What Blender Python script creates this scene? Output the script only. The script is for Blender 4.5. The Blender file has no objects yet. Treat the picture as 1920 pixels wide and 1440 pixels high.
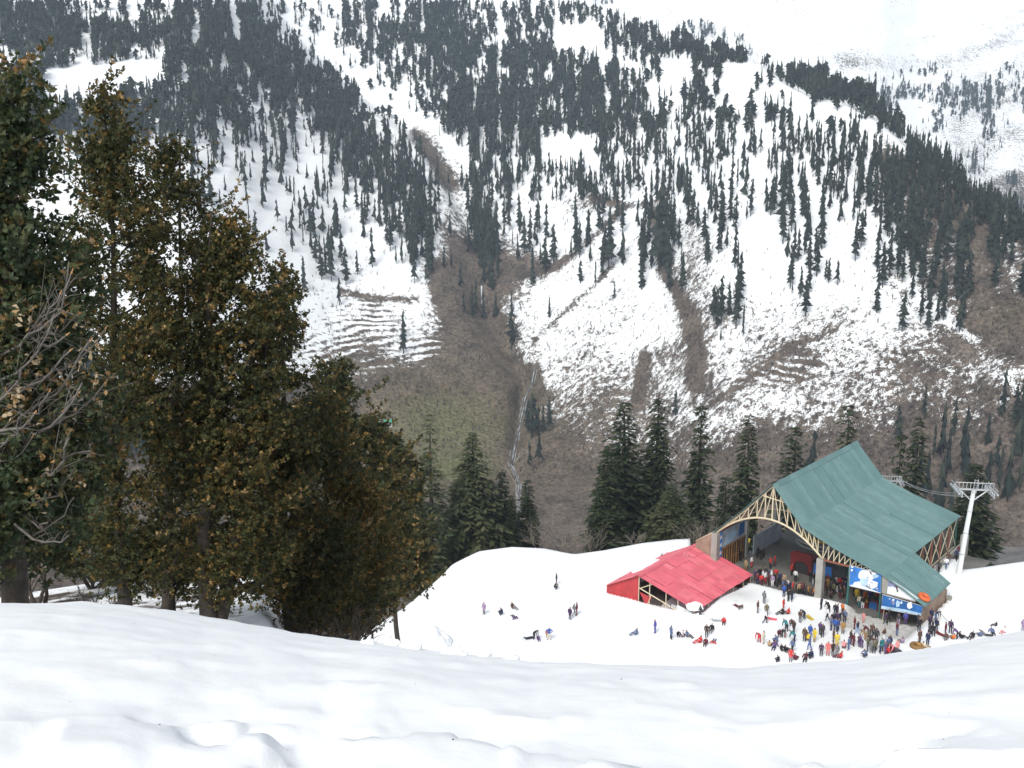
import bpy, bmesh, math, random
import numpy as np
from mathutils import Vector, Matrix

# ------------------------------------------------------------------ camera, world, sun, exposure
S = bpy.context.scene
PITCH = math.radians(12.0); FOC = 1950.0
cam_d = bpy.data.cameras.new('camera'); cam = bpy.data.objects.new('camera', cam_d)
S.collection.objects.link(cam)
cam.location = (0, 0, 0); cam.rotation_euler = (math.radians(90) - PITCH, 0, 0)
cam_d.sensor_width = 36.0; cam_d.lens = 36.0 * FOC / 1920.0
cam_d.clip_start = 0.1; cam_d.clip_end = 12000
S.camera = cam
SUN_EL, SUN_AZ = math.radians(46), math.radians(205)      # azimuth measured clockwise from +Y
W = bpy.data.worlds.new('World'); S.world = W; W.use_nodes = True
nt = W.node_tree
sky = nt.nodes.new('ShaderNodeTexSky'); sky.sky_type = 'NISHITA'; sky.sun_disc = False
sky.sun_elevation = SUN_EL; sky.sun_rotation = SUN_AZ
sky.altitude = 2500; sky.air_density = 1.0; sky.dust_density = 6.0; sky.ozone_density = 1.0
hsv = nt.nodes.new('ShaderNodeHueSaturation'); hsv.inputs['Saturation'].default_value = 0.30     # an even grey cloud cover
bg = nt.nodes['Background']; nt.links.new(sky.outputs[0], hsv.inputs['Color']); nt.links.new(hsv.outputs[0], bg.inputs[0]); bg.inputs[1].default_value = 0.11
sun_d = bpy.data.lights.new('sun', 'SUN'); sun_d.energy = 1.5; sun_d.angle = math.radians(25); sun_d.color = (1.0, 0.96, 0.9)
sun = bpy.data.objects.new('sun', sun_d); S.collection.objects.link(sun)
sdir = Vector((math.sin(SUN_AZ) * math.cos(SUN_EL), math.cos(SUN_AZ) * math.cos(SUN_EL), math.sin(SUN_EL)))
sun.rotation_euler = sdir.to_track_quat('Z', 'Y').to_euler()
S.view_settings.view_transform = 'Standard'; S.view_settings.look = 'None'
S.view_settings.gamma = 1.0; S.view_settings.use_curve_mapping = False
S.view_settings.exposure = 1.04
S.cycles.max_bounces = 6; S.cycles.diffuse_bounces = 3; S.cycles.volume_bounces = 1
S.cycles.use_denoising = True

# ------------------------------------------------------------------ helpers
C = S.collection
rng = np.random.default_rng(7); random.seed(7)
Fv = np.array([0, math.cos(PITCH), -math.sin(PITCH)]); Uv = np.array([0, math.sin(PITCH), math.cos(PITCH)]); Rv = np.array([1.0, 0, 0])

def ray(u, v):
    u = np.asarray(u, float); v = np.asarray(v, float)
    return Fv + Rv * ((u - 960) / FOC)[..., None] - Uv * ((v - 720) / FOC)[..., None]
def proj(p):
    p = np.asarray(p, float); w = p @ Fv
    return 960 + FOC * (p @ Rv) / w, 720 - FOC * (p @ Uv) / w
def at_h(u, v, h):
    """the point seen at photo position (u, v) at horizontal distance h"""
    d = ray(u, v); return d * (np.asarray(h, float) / np.hypot(d[..., 0], d[..., 1]))[..., None]
def sstep(x, a, b):
    t = np.clip((np.asarray(x, float) - a) / (b - a), 0, 1); return t * t * (3 - 2 * t)
def vnoise(x, y, seed=0):
    x = np.asarray(x, float); y = np.asarray(y, float)
    xi = np.floor(x).astype(np.int64); yi = np.floor(y).astype(np.int64); fx = x - xi; fy = y - yi
    def hsh(a, b):
        n = (a * 374761393 + b * 668265263 + seed * 982451653) & 0x7fffffff
        n = ((n ^ (n >> 13)) * 1274126177) & 0x7fffffff
        return ((n ^ (n >> 16)) & 0xffff) / 65535.0
    fx = fx * fx * (3 - 2 * fx); fy = fy * fy * (3 - 2 * fy)
    return (hsh(xi, yi) * (1 - fx) + hsh(xi + 1, yi) * fx) * (1 - fy) + (hsh(xi, yi + 1) * (1 - fx) + hsh(xi + 1, yi + 1) * fx) * fy
def fbm(x, y, o=4, seed=0):
    s = 0; a = 0.5
    for k in range(o):
        s = s + a * (vnoise(x, y, seed + k) - 0.5); x = x * 2.03; y = y * 2.03; a *= 0.5
    return s

def tag(o, label=None, cat=None, group=None, kind=None):
    if label: o['label'] = label
    if cat: o['category'] = cat
    if group: o['group'] = group
    if kind: o['kind'] = kind
    return o
def empty(name, loc=(0, 0, 0), rz=0.0, parent=None):
    o = bpy.data.objects.new(name, None); C.objects.link(o); o.location = loc; o.rotation_euler = (0, 0, rz)
    o.empty_display_size = 0.2
    if parent: o.parent = parent
    return o
def link(name, me, parent=None, loc=None):
    o = bpy.data.objects.new(name, me); C.objects.link(o)
    if parent: o.parent = parent
    if loc is not None: o.location = loc
    return o
def np_mesh(name, v, f, mats=(), midx=None, smooth=False, attrs=None):
    """v (n,3), f (m,k) with k 3 or 4, or a list of such arrays"""
    fs = f if isinstance(f, list) else [f]
    me = bpy.data.meshes.new(name)
    me.vertices.add(len(v)); me.vertices.foreach_set('co', np.asarray(v, np.float32).ravel())
    nl = sum(a.size for a in fs); npoly = sum(len(a) for a in fs)
    me.loops.add(nl); me.loops.foreach_set('vertex_index', np.concatenate([a.ravel() for a in fs]).astype(np.int32))
    me.polygons.add(npoly)
    tot = np.concatenate([np.full(len(a), a.shape[1]) for a in fs]).astype(np.int32)
    st = np.concatenate([[0], np.cumsum(tot)[:-1]]).astype(np.int32)
    me.polygons.foreach_set('loop_start', st)
    if smooth: me.polygons.foreach_set('use_smooth', np.ones(npoly, bool))
    for m in mats: me.materials.append(m)
    if midx is not None: me.polygons.foreach_set('material_index', np.asarray(midx, np.int32))
    for k, a in (attrs or {}).items():
        at = me.attributes.new(k, 'FLOAT', 'POINT'); at.data.foreach_set('value', np.asarray(a, np.float32).ravel())
    me.update(calc_edges=True)
    return me
class MB:
    """collects boxes, bars, tubes and polygons into ONE mesh"""
    def __init__(s): s.v = []; s.f = []; s.m = []
    def add(s, vs, fs, mi=0):
        b = len(s.v); s.v += [tuple(p) for p in vs]; s.f += [tuple(b + i for i in f) for f in fs]; s.m += [mi] * len(fs); return s
    def box(s, x0, y0, z0, x1, y1, z1, mi=0):
        vs = [(x0, y0, z0), (x1, y0, z0), (x1, y1, z0), (x0, y1, z0), (x0, y0, z1), (x1, y0, z1), (x1, y1, z1), (x0, y1, z1)]
        return s.add(vs, [(0, 3, 2, 1), (4, 5, 6, 7), (0, 1, 5, 4), (1, 2, 6, 5), (2, 3, 7, 6), (3, 0, 4, 7)], mi)
    def bar(s, a, b, r, n=6, mi=0, r2=None, cap=True):
        a = Vector(a); b = Vector(b); d = (b - a)
        if d.length < 1e-6: return s
        q = d.to_track_quat('Z', 'Y'); r2 = r if r2 is None else r2; vs = []
        for p, rr in ((a, r), (b, r2)):
            for k in range(n):
                t = 2 * math.pi * (k + 0.5) / n; vs.append(p + q @ Vector((rr * math.cos(t), rr * math.sin(t), 0)))
        fs = [(k, (k + 1) % n, n + (k + 1) % n, n + k) for k in range(n)]
        if cap: fs += [tuple(range(n - 1, -1, -1)), tuple(range(n, 2 * n))]
        return s.add(vs, fs, mi)
    def path(s, pts, radii, n=5, mi=0):
        b = len(s.v); k = len(pts); pts = [Vector(p) for p in pts]
        for i, p in enumerate(pts):
            d = (pts[min(i + 1, k - 1)] - pts[max(i - 1, 0)]); q = d.to_track_quat('Z', 'Y')
            for j in range(n):
                t = 2 * math.pi * j / n; s.v.append(tuple(p + q @ Vector((radii[i] * math.cos(t), radii[i] * math.sin(t), 0))))
        for i in range(k - 1):
            for j in range(n):
                s.f.append((b + i * n + j, b + i * n + (j + 1) % n, b + (i + 1) * n + (j + 1) % n, b + (i + 1) * n + j)); s.m.append(mi)
        s.f.append(tuple(b + (k - 1) * n + j for j in range(n))); s.m.append(mi)
        return s
    def slab(s, poly, nrm, t, mi=0):
        """extrude a planar polygon by t along nrm"""
        n = len(poly); nr = Vector(nrm) * t; vs = [Vector(p) for p in poly]; vs += [p + nr for p in vs]
        fs = [tuple(range(n - 1, -1, -1)), tuple(range(n, 2 * n))] + [(k, (k + 1) % n, n + (k + 1) % n, n + k) for k in range(n)]
        return s.add(vs, fs, mi)
    def mesh(s, name, mats, smooth=False):
        me = bpy.data.meshes.new(name); me.from_pydata(s.v, [], s.f)
        for m in (mats if isinstance(mats, (list, tuple)) else [mats]): me.materials.append(m)
        me.polygons.foreach_set('material_index', s.m)
        if smooth: me.polygons.foreach_set('use_smooth', [True] * len(s.f))
        me.update(); return me
    def build(s, name, mats, parent=None, smooth=False, loc=None):
        return link(name, s.mesh(name, mats, smooth), parent, loc)

# ------------------------------------------------------------------ materials
def mat(name, col, rough=0.7, metal=0.0, var=0.0, scale=3.0, bump=0.0, bscale=20.0, spec=0.5):
    m = bpy.data.materials.new(name); m.use_nodes = True; n = m.node_tree.nodes; l = m.node_tree.links
    p = n['Principled BSDF']; p.inputs['Roughness'].default_value = rough; p.inputs['Metallic'].default_value = metal
    p.inputs['Specular IOR Level'].default_value = spec
    p.inputs['Base Color'].default_value = (*col, 1)
    if var or bump: tc = n.new('ShaderNodeTexCoord')
    if var:
        t = n.new('ShaderNodeTexNoise'); t.inputs['Scale'].default_value = scale; t.inputs['Detail'].default_value = 6
        l.new(tc.outputs['Object'], t.inputs['Vector'])
        r = n.new('ShaderNodeMapRange'); r.inputs[1].default_value = 0.3; r.inputs[2].default_value = 0.7
        r.inputs[3].default_value = 1 - var; r.inputs[4].default_value = 1 + var; l.new(t.outputs['Fac'], r.inputs[0])
        h = n.new('ShaderNodeMixRGB'); h.blend_type = 'MULTIPLY'; h.inputs[0].default_value = 1; h.inputs[1].default_value = (*col, 1)
        l.new(r.outputs[0], h.inputs[2]); l.new(h.outputs[0], p.inputs['Base Color'])
    if bump:
        t2 = n.new('ShaderNodeTexNoise'); t2.inputs['Scale'].default_value = bscale; t2.inputs['Detail'].default_value = 4
        l.new(tc.outputs['Object'], t2.inputs['Vector'])
        b = n.new('ShaderNodeBump'); b.inputs['Strength'].default_value = bump; b.inputs['Distance'].default_value = 0.05
        l.new(t2.outputs['Fac'], b.inputs['Height']); l.new(b.outputs[0], p.inputs['Normal'])
    return m
def N(nt_, typ, **kw):
    n = nt_.nodes.new(typ)
    for k, v in kw.items(): setattr(n, k, v)
    return n
def math_node(t, op, a, b=None, c=None, clamp=False):
    n = t.nodes.new('ShaderNodeMath'); n.operation = op; n.use_clamp = clamp
    for i, x in enumerate((a, b, c)):
        if x is None: continue
        if isinstance(x, (int, float)): n.inputs[i].default_value = x
        else: t.links.new(x, n.inputs[i])
    return n.outputs[0]
def noise_node(t, vec, scale, detail=5, rough=0.55):
    n = t.nodes.new('ShaderNodeTexNoise'); n.inputs['Scale'].default_value = scale
    n.inputs['Detail'].default_value = detail; n.inputs['Roughness'].default_value = rough
    t.links.new(vec, n.inputs['Vector']); return n.outputs['Fac']
def mixc(t, fac, a, b):
    n = t.nodes.new('ShaderNodeMixRGB')
    for i, x in enumerate((fac, a, b)):
        if isinstance(x, tuple): n.inputs[i].default_value = (*x, 1)
        elif isinstance(x, (int, float)): n.inputs[i].default_value = x
        else: t.links.new(x, n.inputs[i])
    return n.outputs[0]
def attr(t, name):
    n = t.nodes.new('ShaderNodeAttribute'); n.attribute_name = name; return n.outputs['Fac']
def scaled(t, vec, sc):
    n = t.nodes.new('ShaderNodeMapping'); n.inputs['Scale'].default_value = sc; t.links.new(vec, n.inputs['Vector']); return n.outputs[0]

SNOW = (0.885, 0.905, 0.905)
def mountain_material():
    m = bpy.data.materials.new('mountain_snow_and_earth'); m.use_nodes = True; t = m.node_tree; L = t.links
    p = t.nodes['Principled BSDF']; p.inputs['Roughness'].default_value = 0.85; p.inputs['Specular IOR Level'].default_value = 0.2
    pos = t.nodes.new('ShaderNodeNewGeometry').outputs['Position']
    bare = attr(t, 'bare'); terr = attr(t, 'terrace'); green = attr(t, 'green')
    v1 = scaled(t, pos, (1, 1, 0.45))
    nb = noise_node(t, v1, 0.035, 4, 0.6); nf = noise_node(t, v1, 0.20, 6, 0.8); nff = noise_node(t, pos, 0.9, 3, 0.6)
    sm = math_node(t, 'ADD', math_node(t, 'MULTIPLY', nb, 0.20), math_node(t, 'ADD', math_node(t, 'MULTIPLY', nf, 1.0), math_node(t, 'MULTIPLY', nff, 0.35)))
    # terraces: narrow bare banks along the contour lines
    z = t.nodes.new('ShaderNodeSeparateXYZ'); L.new(pos, z.inputs[0])
    zz = math_node(t, 'ADD', z.outputs[2], math_node(t, 'MULTIPLY', noise_node(t, pos, 0.02, 3), 14.0))
    sw = math_node(t, 'SINE', math_node(t, 'MULTIPLY', zz, 1.5))
    sm = math_node(t, 'SUBTRACT', sm, math_node(t, 'MULTIPLY', math_node(t, 'MULTIPLY', sw, terr), math_node(t, 'MULTIPLY', math_node(t, 'SUBTRACT', noise_node(t, pos, 0.045, 3), 0.34, None, True), 0.75)))
    thr = math_node(t, 'ADD', 0.575, math_node(t, 'MULTIPLY', bare, 0.47))
    d = math_node(t, 'SUBTRACT', sm, thr)
    r = t.nodes.new('ShaderNodeMapRange'); r.inputs[1].default_value = -0.03; r.inputs[2].default_value = 0.03; L.new(d, r.inputs[0])
    n2 = noise_node(t, pos, 0.05, 5); n3 = noise_node(t, pos, 0.33, 5, 0.8)
    n2 = math_node(t, 'ADD', math_node(t, 'MULTIPLY', math_node(t, 'SUBTRACT', n2, 0.5), 2.2), 0.5, None, True)
    e1 = mixc(t, n2, (0.070, 0.055, 0.047), (0.200, 0.160, 0.124))
    g1 = mixc(t, n2, (0.098, 0.078, 0.052), (0.225, 0.178, 0.122))
    g2 = mixc(t, math_node(t, 'MULTIPLY', math_node(t, 'SUBTRACT', green, 0.75), 3.0, None, True), g1, (0.175, 0.175, 0.075))
    e = mixc(t, math_node(t, 'MULTIPLY', green, 1.3, None, True), e1, g2)
    dark = t.nodes.new('ShaderNodeMapRange'); dark.inputs[1].default_value = 0.36; dark.inputs[2].default_value = 0.62; dark.inputs[3].default_value = 0.22; dark.inputs[4].default_value = 1.25
    L.new(n3, dark.inputs[0])
    mu = t.nodes.new('ShaderNodeMixRGB'); mu.blend_type = 'MULTIPLY'; mu.inputs[0].default_value = 1; L.new(e, mu.inputs[1]); L.new(dark.outputs[0], mu.inputs[2])
    L.new(mixc(t, r.outputs[0], mu.outputs[0], SNOW), p.inputs['Base Color'])
    b = t.nodes.new('ShaderNodeBump'); b.inputs['Strength'].default_value = 0.5; b.inputs['Distance'].default_value = 3.0
    L.new(sm, b.inputs['Height']); L.new(b.outputs[0], p.inputs['Normal'])
    return m
def snow_material():
    m = bpy.data.materials.new('snow_field'); m.use_nodes = True; t = m.node_tree; L = t.links
    p = t.nodes['Principled BSDF']; p.inputs['Roughness'].default_value = 0.75; p.inputs['Specular IOR Level'].default_value = 0.25
    pos = t.nodes.new('ShaderNodeNewGeometry').outputs['Position']
    bare = attr(t, 'bare'); dirt = attr(t, 'dirt')
    nb = noise_node(t, pos, 0.35, 5, 0.65); nd = noise_node(t, pos, 0.8, 6, 0.65); nm = noise_node(t, pos, 2.2, 5, 0.6)
    thr = math_node(t, 'MULTIPLY', bare, 0.8)
    r = t.nodes.new('ShaderNodeMapRange'); r.inputs[1].default_value = -0.04; r.inputs[2].default_value = 0.04; L.new(math_node(t, 'SUBTRACT', math_node(t, 'ADD', nb, 0.1), thr), r.inputs[0])
    e = mixc(t, nd, (0.04, 0.03, 0.024), (0.11, 0.08, 0.055))
    st = t.nodes.new('ShaderNodeMapRange'); st.inputs[1].default_value = 0.60; st.inputs[2].default_value = 0.82; L.new(nd, st.inputs[0])
    s0 = mixc(t, math_node(t, 'MULTIPLY', st.outputs[0], 0.5), SNOW, (0.74, 0.72, 0.62))
    dm = math_node(t, 'MULTIPLY', dirt, math_node(t, 'ADD', 0.25, nm), None, True)
    s1 = mixc(t, dm, s0, (0.34, 0.315, 0.28))
    L.new(mixc(t, r.outputs[0], e, s1), p.inputs['Base Color'])
    b = t.nodes.new('ShaderNodeBump'); b.inputs['Strength'].default_value = 0.22; b.inputs['Distance'].default_value = 0.08
    L.new(noise_node(t, pos, 1.7, 7, 0.62), b.inputs['Height']); L.new(b.outputs[0], p.inputs['Normal'])
    return m
def foliage_material(name, cols, rough=0.6, transl=True):
    """leaf colour picked by the per-leaf attribute 'tint'"""
    m = bpy.data.materials.new(name); m.use_nodes = True; t = m.node_tree; L = t.links
    p = t.nodes['Principled BSDF']; p.inputs['Roughness'].default_value = rough; p.inputs['Specular IOR Level'].default_value = 0.3
    r = t.nodes.new('ShaderNodeValToRGB'); L.new(attr(t, 'tint'), r.inputs[0]); el = r.color_ramp.elements
    while len(el) < len(cols): el.new(0.5)
    for i, (ps, c) in enumerate(cols): el[i].position = ps; el[i].color = (*c, 1)
    L.new(r.outputs[0], p.inputs['Base Color'])
    if transl:
        tr = t.nodes.new('ShaderNodeBsdfTranslucent'); L.new(r.outputs[0], tr.inputs[0])
        mx = t.nodes.new('ShaderNodeMixShader'); mx.inputs[0].default_value = 0.25
        L.new(p.outputs[0], mx.inputs[1]); L.new(tr.outputs[0], mx.inputs[2]); L.new(mx.outputs[0], t.nodes['Material Output'].inputs[0])
    return m
M_MTN = mountain_material(); M_SNOW = snow_material()
M_BARK = mat('bark', (0.045, 0.036, 0.028), 0.9, var=0.5, scale=6, bump=0.6, bscale=14)
M_TWIG = mat('grey_twig', (0.17, 0.145, 0.12), 0.9, var=0.3, scale=2)
M_DEAD = mat('lopped_grey_wood', (0.13, 0.115, 0.1), 0.9, var=0.35, scale=8)
M_CUT = mat('fresh_cut_wood', (0.5, 0.25, 0.09), 0.8)
M_OAK = foliage_material('oak_leaves', [(0.0, (0.022, 0.032, 0.014)), (0.35, (0.046, 0.056, 0.020)), (0.6, (0.09, 0.082, 0.026)), (0.8, (0.15, 0.10, 0.028)), (0.95, (0.28, 0.165, 0.042)), (1.0, (0.38, 0.26, 0.12))])
M_OAKG = foliage_material('near_oak_leaves', [(0.0, (0.02, 0.034, 0.016)), (0.4, (0.045, 0.068, 0.03)), (0.7, (0.085, 0.085, 0.03)), (0.86, (0.16, 0.1, 0.03)), (0.97, (0.34, 0.2, 0.08)), (1.0, (0.5, 0.4, 0.26))])
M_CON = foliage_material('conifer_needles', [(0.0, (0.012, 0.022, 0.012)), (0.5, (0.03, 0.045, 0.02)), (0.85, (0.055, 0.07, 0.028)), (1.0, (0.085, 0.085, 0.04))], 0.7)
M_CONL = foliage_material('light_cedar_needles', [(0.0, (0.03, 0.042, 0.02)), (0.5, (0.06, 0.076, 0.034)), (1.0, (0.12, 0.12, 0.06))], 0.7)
M_FAR = foliage_material('far_conifer_needles', [(0.0, (0.006, 0.012, 0.009)), (0.5, (0.015, 0.024, 0.017)), (1.0, (0.042, 0.052, 0.034))], 0.8, False)

# ------------------------------------------------------------------ terrain read from the photograph (40 px cells)
DENS = ["899534458899443177489754666540000000000000000000", "888999888999955277889974761257512310000000000000",
"468578678889995226569988998733677852100000000000", "672111656888999823558777779995407663483011121421",
"885667888987788992246999989998428523469863323442", "998789878867567995425999989998856645623365311223",
"984588656667672899823598993486746535576744420121", "641266544534451799971396674674445632636768643323",
"320033332423334368993277566876585651554778754445", "000000000402135336894184111232675754453358645234",
"000000000001235513696284453443683641264035845467", "000000000000124701485373442343671531162134765354",
"000000000000002420034253110211450100052325556212", "000000000000000310001232000100020350040013356201",
"000000000000000000000023100000002350020000256400", "000000000000000000200001000000000100000000012200",
"000000000000000000000000000000000000000000001100", "000000000000000000000000000000000000000000000000",
"000000000000000000000000120000010000000000233233", "000000000000000000000000330000020000000000334344",
"000000000000000000000000220000000000100010034445", "000000000000000000000000000000010001001100344454",
"000000000000000000000000000001000100101100044444", "000000000000000000000000000000000000000000033333"]
BARE = {6: {19: 3, 20: 4, 41: 3, 42: 3}, 7: {20: 4, 21: 2, 41: 4, 42: 4, 43: 4},
8: {20: 3, 21: 4, 22: 5, 40: 4, 41: 5, 42: 6, 43: 5, 44: 5, 45: 5, 46: 6, 47: 5},
9: {21: 3, 26: 3, 27: 4, 28: 3, 34: 3, 40: 2, 41: 3, 42: 6, 43: 7, 44: 6, 45: 6, 46: 7, 47: 4},
10: {21: 2, 22: 3, 31: 3, 32: 3, 42: 5, 43: 7, 44: 7, 45: 7, 46: 6, 47: 6},
11: {21: 3, 22: 5, 23: 4, 24: 3, 32: 4, 33: 2, 41: 2, 42: 4, 43: 6, 44: 5, 45: 6, 46: 6, 47: 5}}
BROWS = {12: "000000000000001222025788862220034110001003456875", 13: "000000000000003220004898311132016430001103557875",
14: "111111111111113334203875222333325643333442244789988"[:48], 15: "333333333333333343434989323442248434555433346999",
16: "444444444444445667327998434543458445775545557768", 17: "444444444444446677899999644555458556776556766444",
18: "999999999999999999999999966676756754444576565675", 19: "999999999999999999999999986776665555556766776567",
20: "999999999999999999999999998665566567886877887678", 21: "999999999999999999999999999887667889989998888888",
22: "999999999999999999999999999999999789999999999999", 23: "9" * 48}
bare_g = np.zeros((27, 48)); dens_g = np.zeros((24, 48))
for i in range(24):
    dens_g[i] = [int(c) for c in DENS[i]]
    if i in BROWS: bare_g[i] = [int(c) for c in BROWS[i]]
    for k, x in BARE.get(i, {}).items(): bare_g[i, k] = x
bare_g[24:] = 9
bare_g[13:20, 25:42] *= 0.70; bare_g[20:23, 26:40] *= 0.88; bare_g[8:19, 42:48] *= 0.88; bare_g[14:18, 13:20] *= 0.85
def grid_at(g, u, v):
    x = np.clip(np.asarray(u, float) / 40 - 0.5, 0, g.shape[1] - 1.001); y = np.clip(np.asarray(v, float) / 40 - 0.5, 0, g.shape[0] - 1.001)
    i = x.astype(int); j = y.astype(int); a = x - i; b = y - j
    return (g[j, i] * (1 - a) + g[j, i + 1] * a) * (1 - b) + (g[j + 1, i] * (1 - a) + g[j + 1, i + 1] * a) * b

# distance of the mountain face: the slope of the ground, followed up from the valley floor
VG = np.arange(1200, -221, -4.0)
def column(h0, segs):
    h = h0; out = []; tp = math.tan(PITCH + math.atan((VG[0] - 720) / FOC)); z = -h * tp
    for k, v in enumerate(VG):
        if k:
            s = next((q for lim, q in segs if v >= lim), segs[-1][1])
            t = math.tan(PITCH + math.atan((v - 720) / FOC)); h = (s * h - z) / (s + t); z = -h * t
        out.append(h)
    return out
COLS = [(-420, 490, [(960, .12), (850, .3), (700, .45), (560, .6), (-999, .72)]), (300, 500, [(960, .12), (850, .3), (700, .42), (560, .55), (-999, .7)]),
(700, 515, [(840, .08), (700, .46), (600, .34), (450, .6), (-999, .72)]), (970, 520, [(890, .03), (760, .26), (620, .5), (-999, .7)]),
(1150, 520, [(880, .05), (700, .52), (300, .66), (-999, .7)]), (1400, 520, [(1000, .06), (800, .5), (300, .68), (-999, .7)]),
(1700, 515, [(1020, .08), (800, .6), (400, .66), (-999, .7)]), (1920, 505, [(1040, .05), (850, .62), (400, .66), (-999, .7)]), (2380, 505, [(1040, .05), (-999, .66)])]
HG = np.array([column(h, s) for _, h, s in COLS]); CU = np.array([c[0] for c in COLS], float)
SKYL = np.array([(1000, -170), (1060, -90), (1120, 18), (1280, 72), (1390, 102), (1420, 122), (1480, 130), (1560, 148), (1620, 180), (1660, 206), (1720, 272), (1770, 305), (1850, 375), (1920, 415), (2400, 640)], float)
LA = np.array([(-220, 400), (-160, 420), (0, 480), (20, 500), (75, 545), (130, 600), (180, 660), (225, 720), (260, 770), (300, 800), (350, 830), (400, 850), (480, 890)], float)
LB = np.array([(1380, 95), (1410, 118), (1460, 155), (1530, 193), (1580, 197), (1640, 230), (1740, 310), (1840, 390), (1920, 450), (2400, 700)], float)
def v_sky(u): return np.where(np.asarray(u) < 1000, -170.0, np.interp(u, SKYL[:, 0], SKYL[:, 1]))
def h_mtn(u, v):
    u = np.asarray(u, float); v = np.asarray(v, float)
    i = np.clip(np.searchsorted(CU, u) - 1, 0, len(CU) - 2); a = np.clip((u - CU[i]) / (CU[i + 1] - CU[i]), 0, 1); a = a * a * (3 - 2 * a)
    x = np.clip((1200 - v) / 4.0, 0, len(VG) - 1.001); k = x.astype(int); b = x - k
    def col(c): return HG[c, k] * (1 - b) + HG[c, k + 1] * b
    h = col(i) * (1 - a) + col(i + 1) * a
    sd = u - np.interp(v, LA[:, 0], LA[:, 1])
    h = h + np.interp(v, [0, 480], [170, 0]) * sstep(sd, -3, 16) * np.exp(-np.maximum(sd, 0) / 600)
    ab = np.interp(u, LB[:, 0], LB[:, 1]) - v
    h = h + 60 * sstep(ab, 0, 12) * np.exp(-np.maximum(ab, 0) / 160) * sstep(u, 1380, 1450)
    # the ravine: cut back along its line
    ur = np.interp(v, [250, 350, 480, 600, 720, 800, 900], [800, 850, 895, 910, 985, 972, 965])
    w = np.interp(v, [250, 480, 600, 800], [60, 45, 30, 14])
    h = h + 26 * np.exp(-((u - ur) / w) ** 2) * sstep(v, 220, 420) * sstep(900 - v, 0, 120)
    amp = 14 * sstep(980 - v, 0, 300)
    h = h + amp * fbm(u / 130.0 + v / 260.0, v / 330.0, 4, 3) * 2
    return h
def h_far(u, v): return 2350 + np.maximum(v_sky(u) + 90 - np.asarray(v, float), 0) * 2.3 + 220 * fbm(np.asarray(u) / 240.0, np.asarray(v) / 190.0, 4, 11)
def surf(u, v):
    u = np.asarray(u, float); v = np.asarray(v, float)
    return at_h(u, v, np.where(v > v_sky(u), h_mtn(u, v), h_far(u, v)))

def grid_faces(nr, nc):
    i = np.arange(nr - 1)[:, None] * nc + np.arange(nc - 1)[None]
    return np.stack([i, i + 1, i + nc + 1, i + nc], -1).reshape(-1, 4)
uu = np.arange(-420, 2381, 7.0); NR = 300
kk = np.linspace(0, 1, NR)[:, None]; vt = v_sky(uu)[None]; vv = 1190 + (vt - 1190) * kk; ug = np.repeat(uu[None], NR, 0)
pts = at_h(ug, vv, h_mtn(ug, vv))
skirt = pts[-1] * 1.0; hy = np.hypot(skirt[:, 0], skirt[:, 1]); skirt = np.stack([skirt[:, 0] * (1 + 120 / hy), skirt[:, 1] * (1 + 120 / hy), skirt[:, 2] - 60], -1)
pts = np.concatenate([pts, skirt[None]]); ug = np.concatenate([ug, ug[-1:]]); vv = np.concatenate([vv, vv[-1:]])
bare = grid_at(bare_g, ug, vv) / 9.0 + 0.16 * fbm(ug / 38.0, vv / 38.0, 3, 5)
sdA = ug - np.interp(vv, LA[:, 0], LA[:, 1]); bare = np.where((np.abs(sdA) < 12) & (vv < 300), np.maximum(bare, 0.25), bare)
# brown gullies and ridge lines crossing the snow
def strip(pl, w):
    pl = np.array(pl, float); best = np.full(ug.shape, 1e9)
    for a, b in zip(pl[:-1], pl[1:]):
        d = b - a; t = np.clip(((ug - a[0]) * d[0] + (vv - a[1]) * d[1]) / (d @ d), 0, 1)
        best = np.minimum(best, np.hypot(ug - a[0] - t * d[0], vv - a[1] - t * d[1]))
    return np.exp(-(best / w) ** 2)
for pl, w, k in [([(1225, 400), (1245, 510), (1290, 590), (1310, 660), (1305, 720)], 13, .75), ([(1170, 390), (1085, 470), (1040, 500), (940, 520)], 7, .65),
                 ([(820, 510), (830, 560), (860, 620), (880, 660), (940, 690)], 18, .6), ([(1210, 670), (1195, 760)], 12, .6), ([(780, 560), (700, 560), (640, 545)], 8, .5),
                 ([(880, 480), (905, 560), (912, 620)], 20, .8), ([(1690, 480), (1720, 560), (1830, 640)], 10, -.5), ([(1000, 640), (1130, 520), (1200, 440)], 5, .45),
                 ([(960, 700), (1000, 700), (1010, 740)], 16, .5), ([(700, 300), (790, 390), (850, 450), (880, 490)], 26, .42), ([(780, 250), (815, 300), (845, 345)], 15, .6), ([(640, 190), (740, 270)], 12, .3), ([(1110, 370), (1180, 385), (1250, 375)], 9, .5), ([(1660, 290), (1740, 360), (1840, 440)], 26, .4), ([(1330, 760), (1420, 700), (1500, 640), (1560, 620)], 7, .2)]:
    bare = bare + k * strip(pl, w)
bare = np.clip(bare - 0.14 + 0.17 * sstep(vv, 220, 420) * sstep(ug, 560, 700), -.2, 1.15)
terr = np.exp(-((ug - 660) / 130) ** 2 - ((vv - 640) / 75) ** 2) + 0.8 * np.exp(-((ug - 820) / 50) ** 2 - ((vv - 655) / 22) ** 2) + 0.7 * np.exp(-((ug - 1460) / 70) ** 2 - ((vv - 690) / 30) ** 2)
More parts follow.
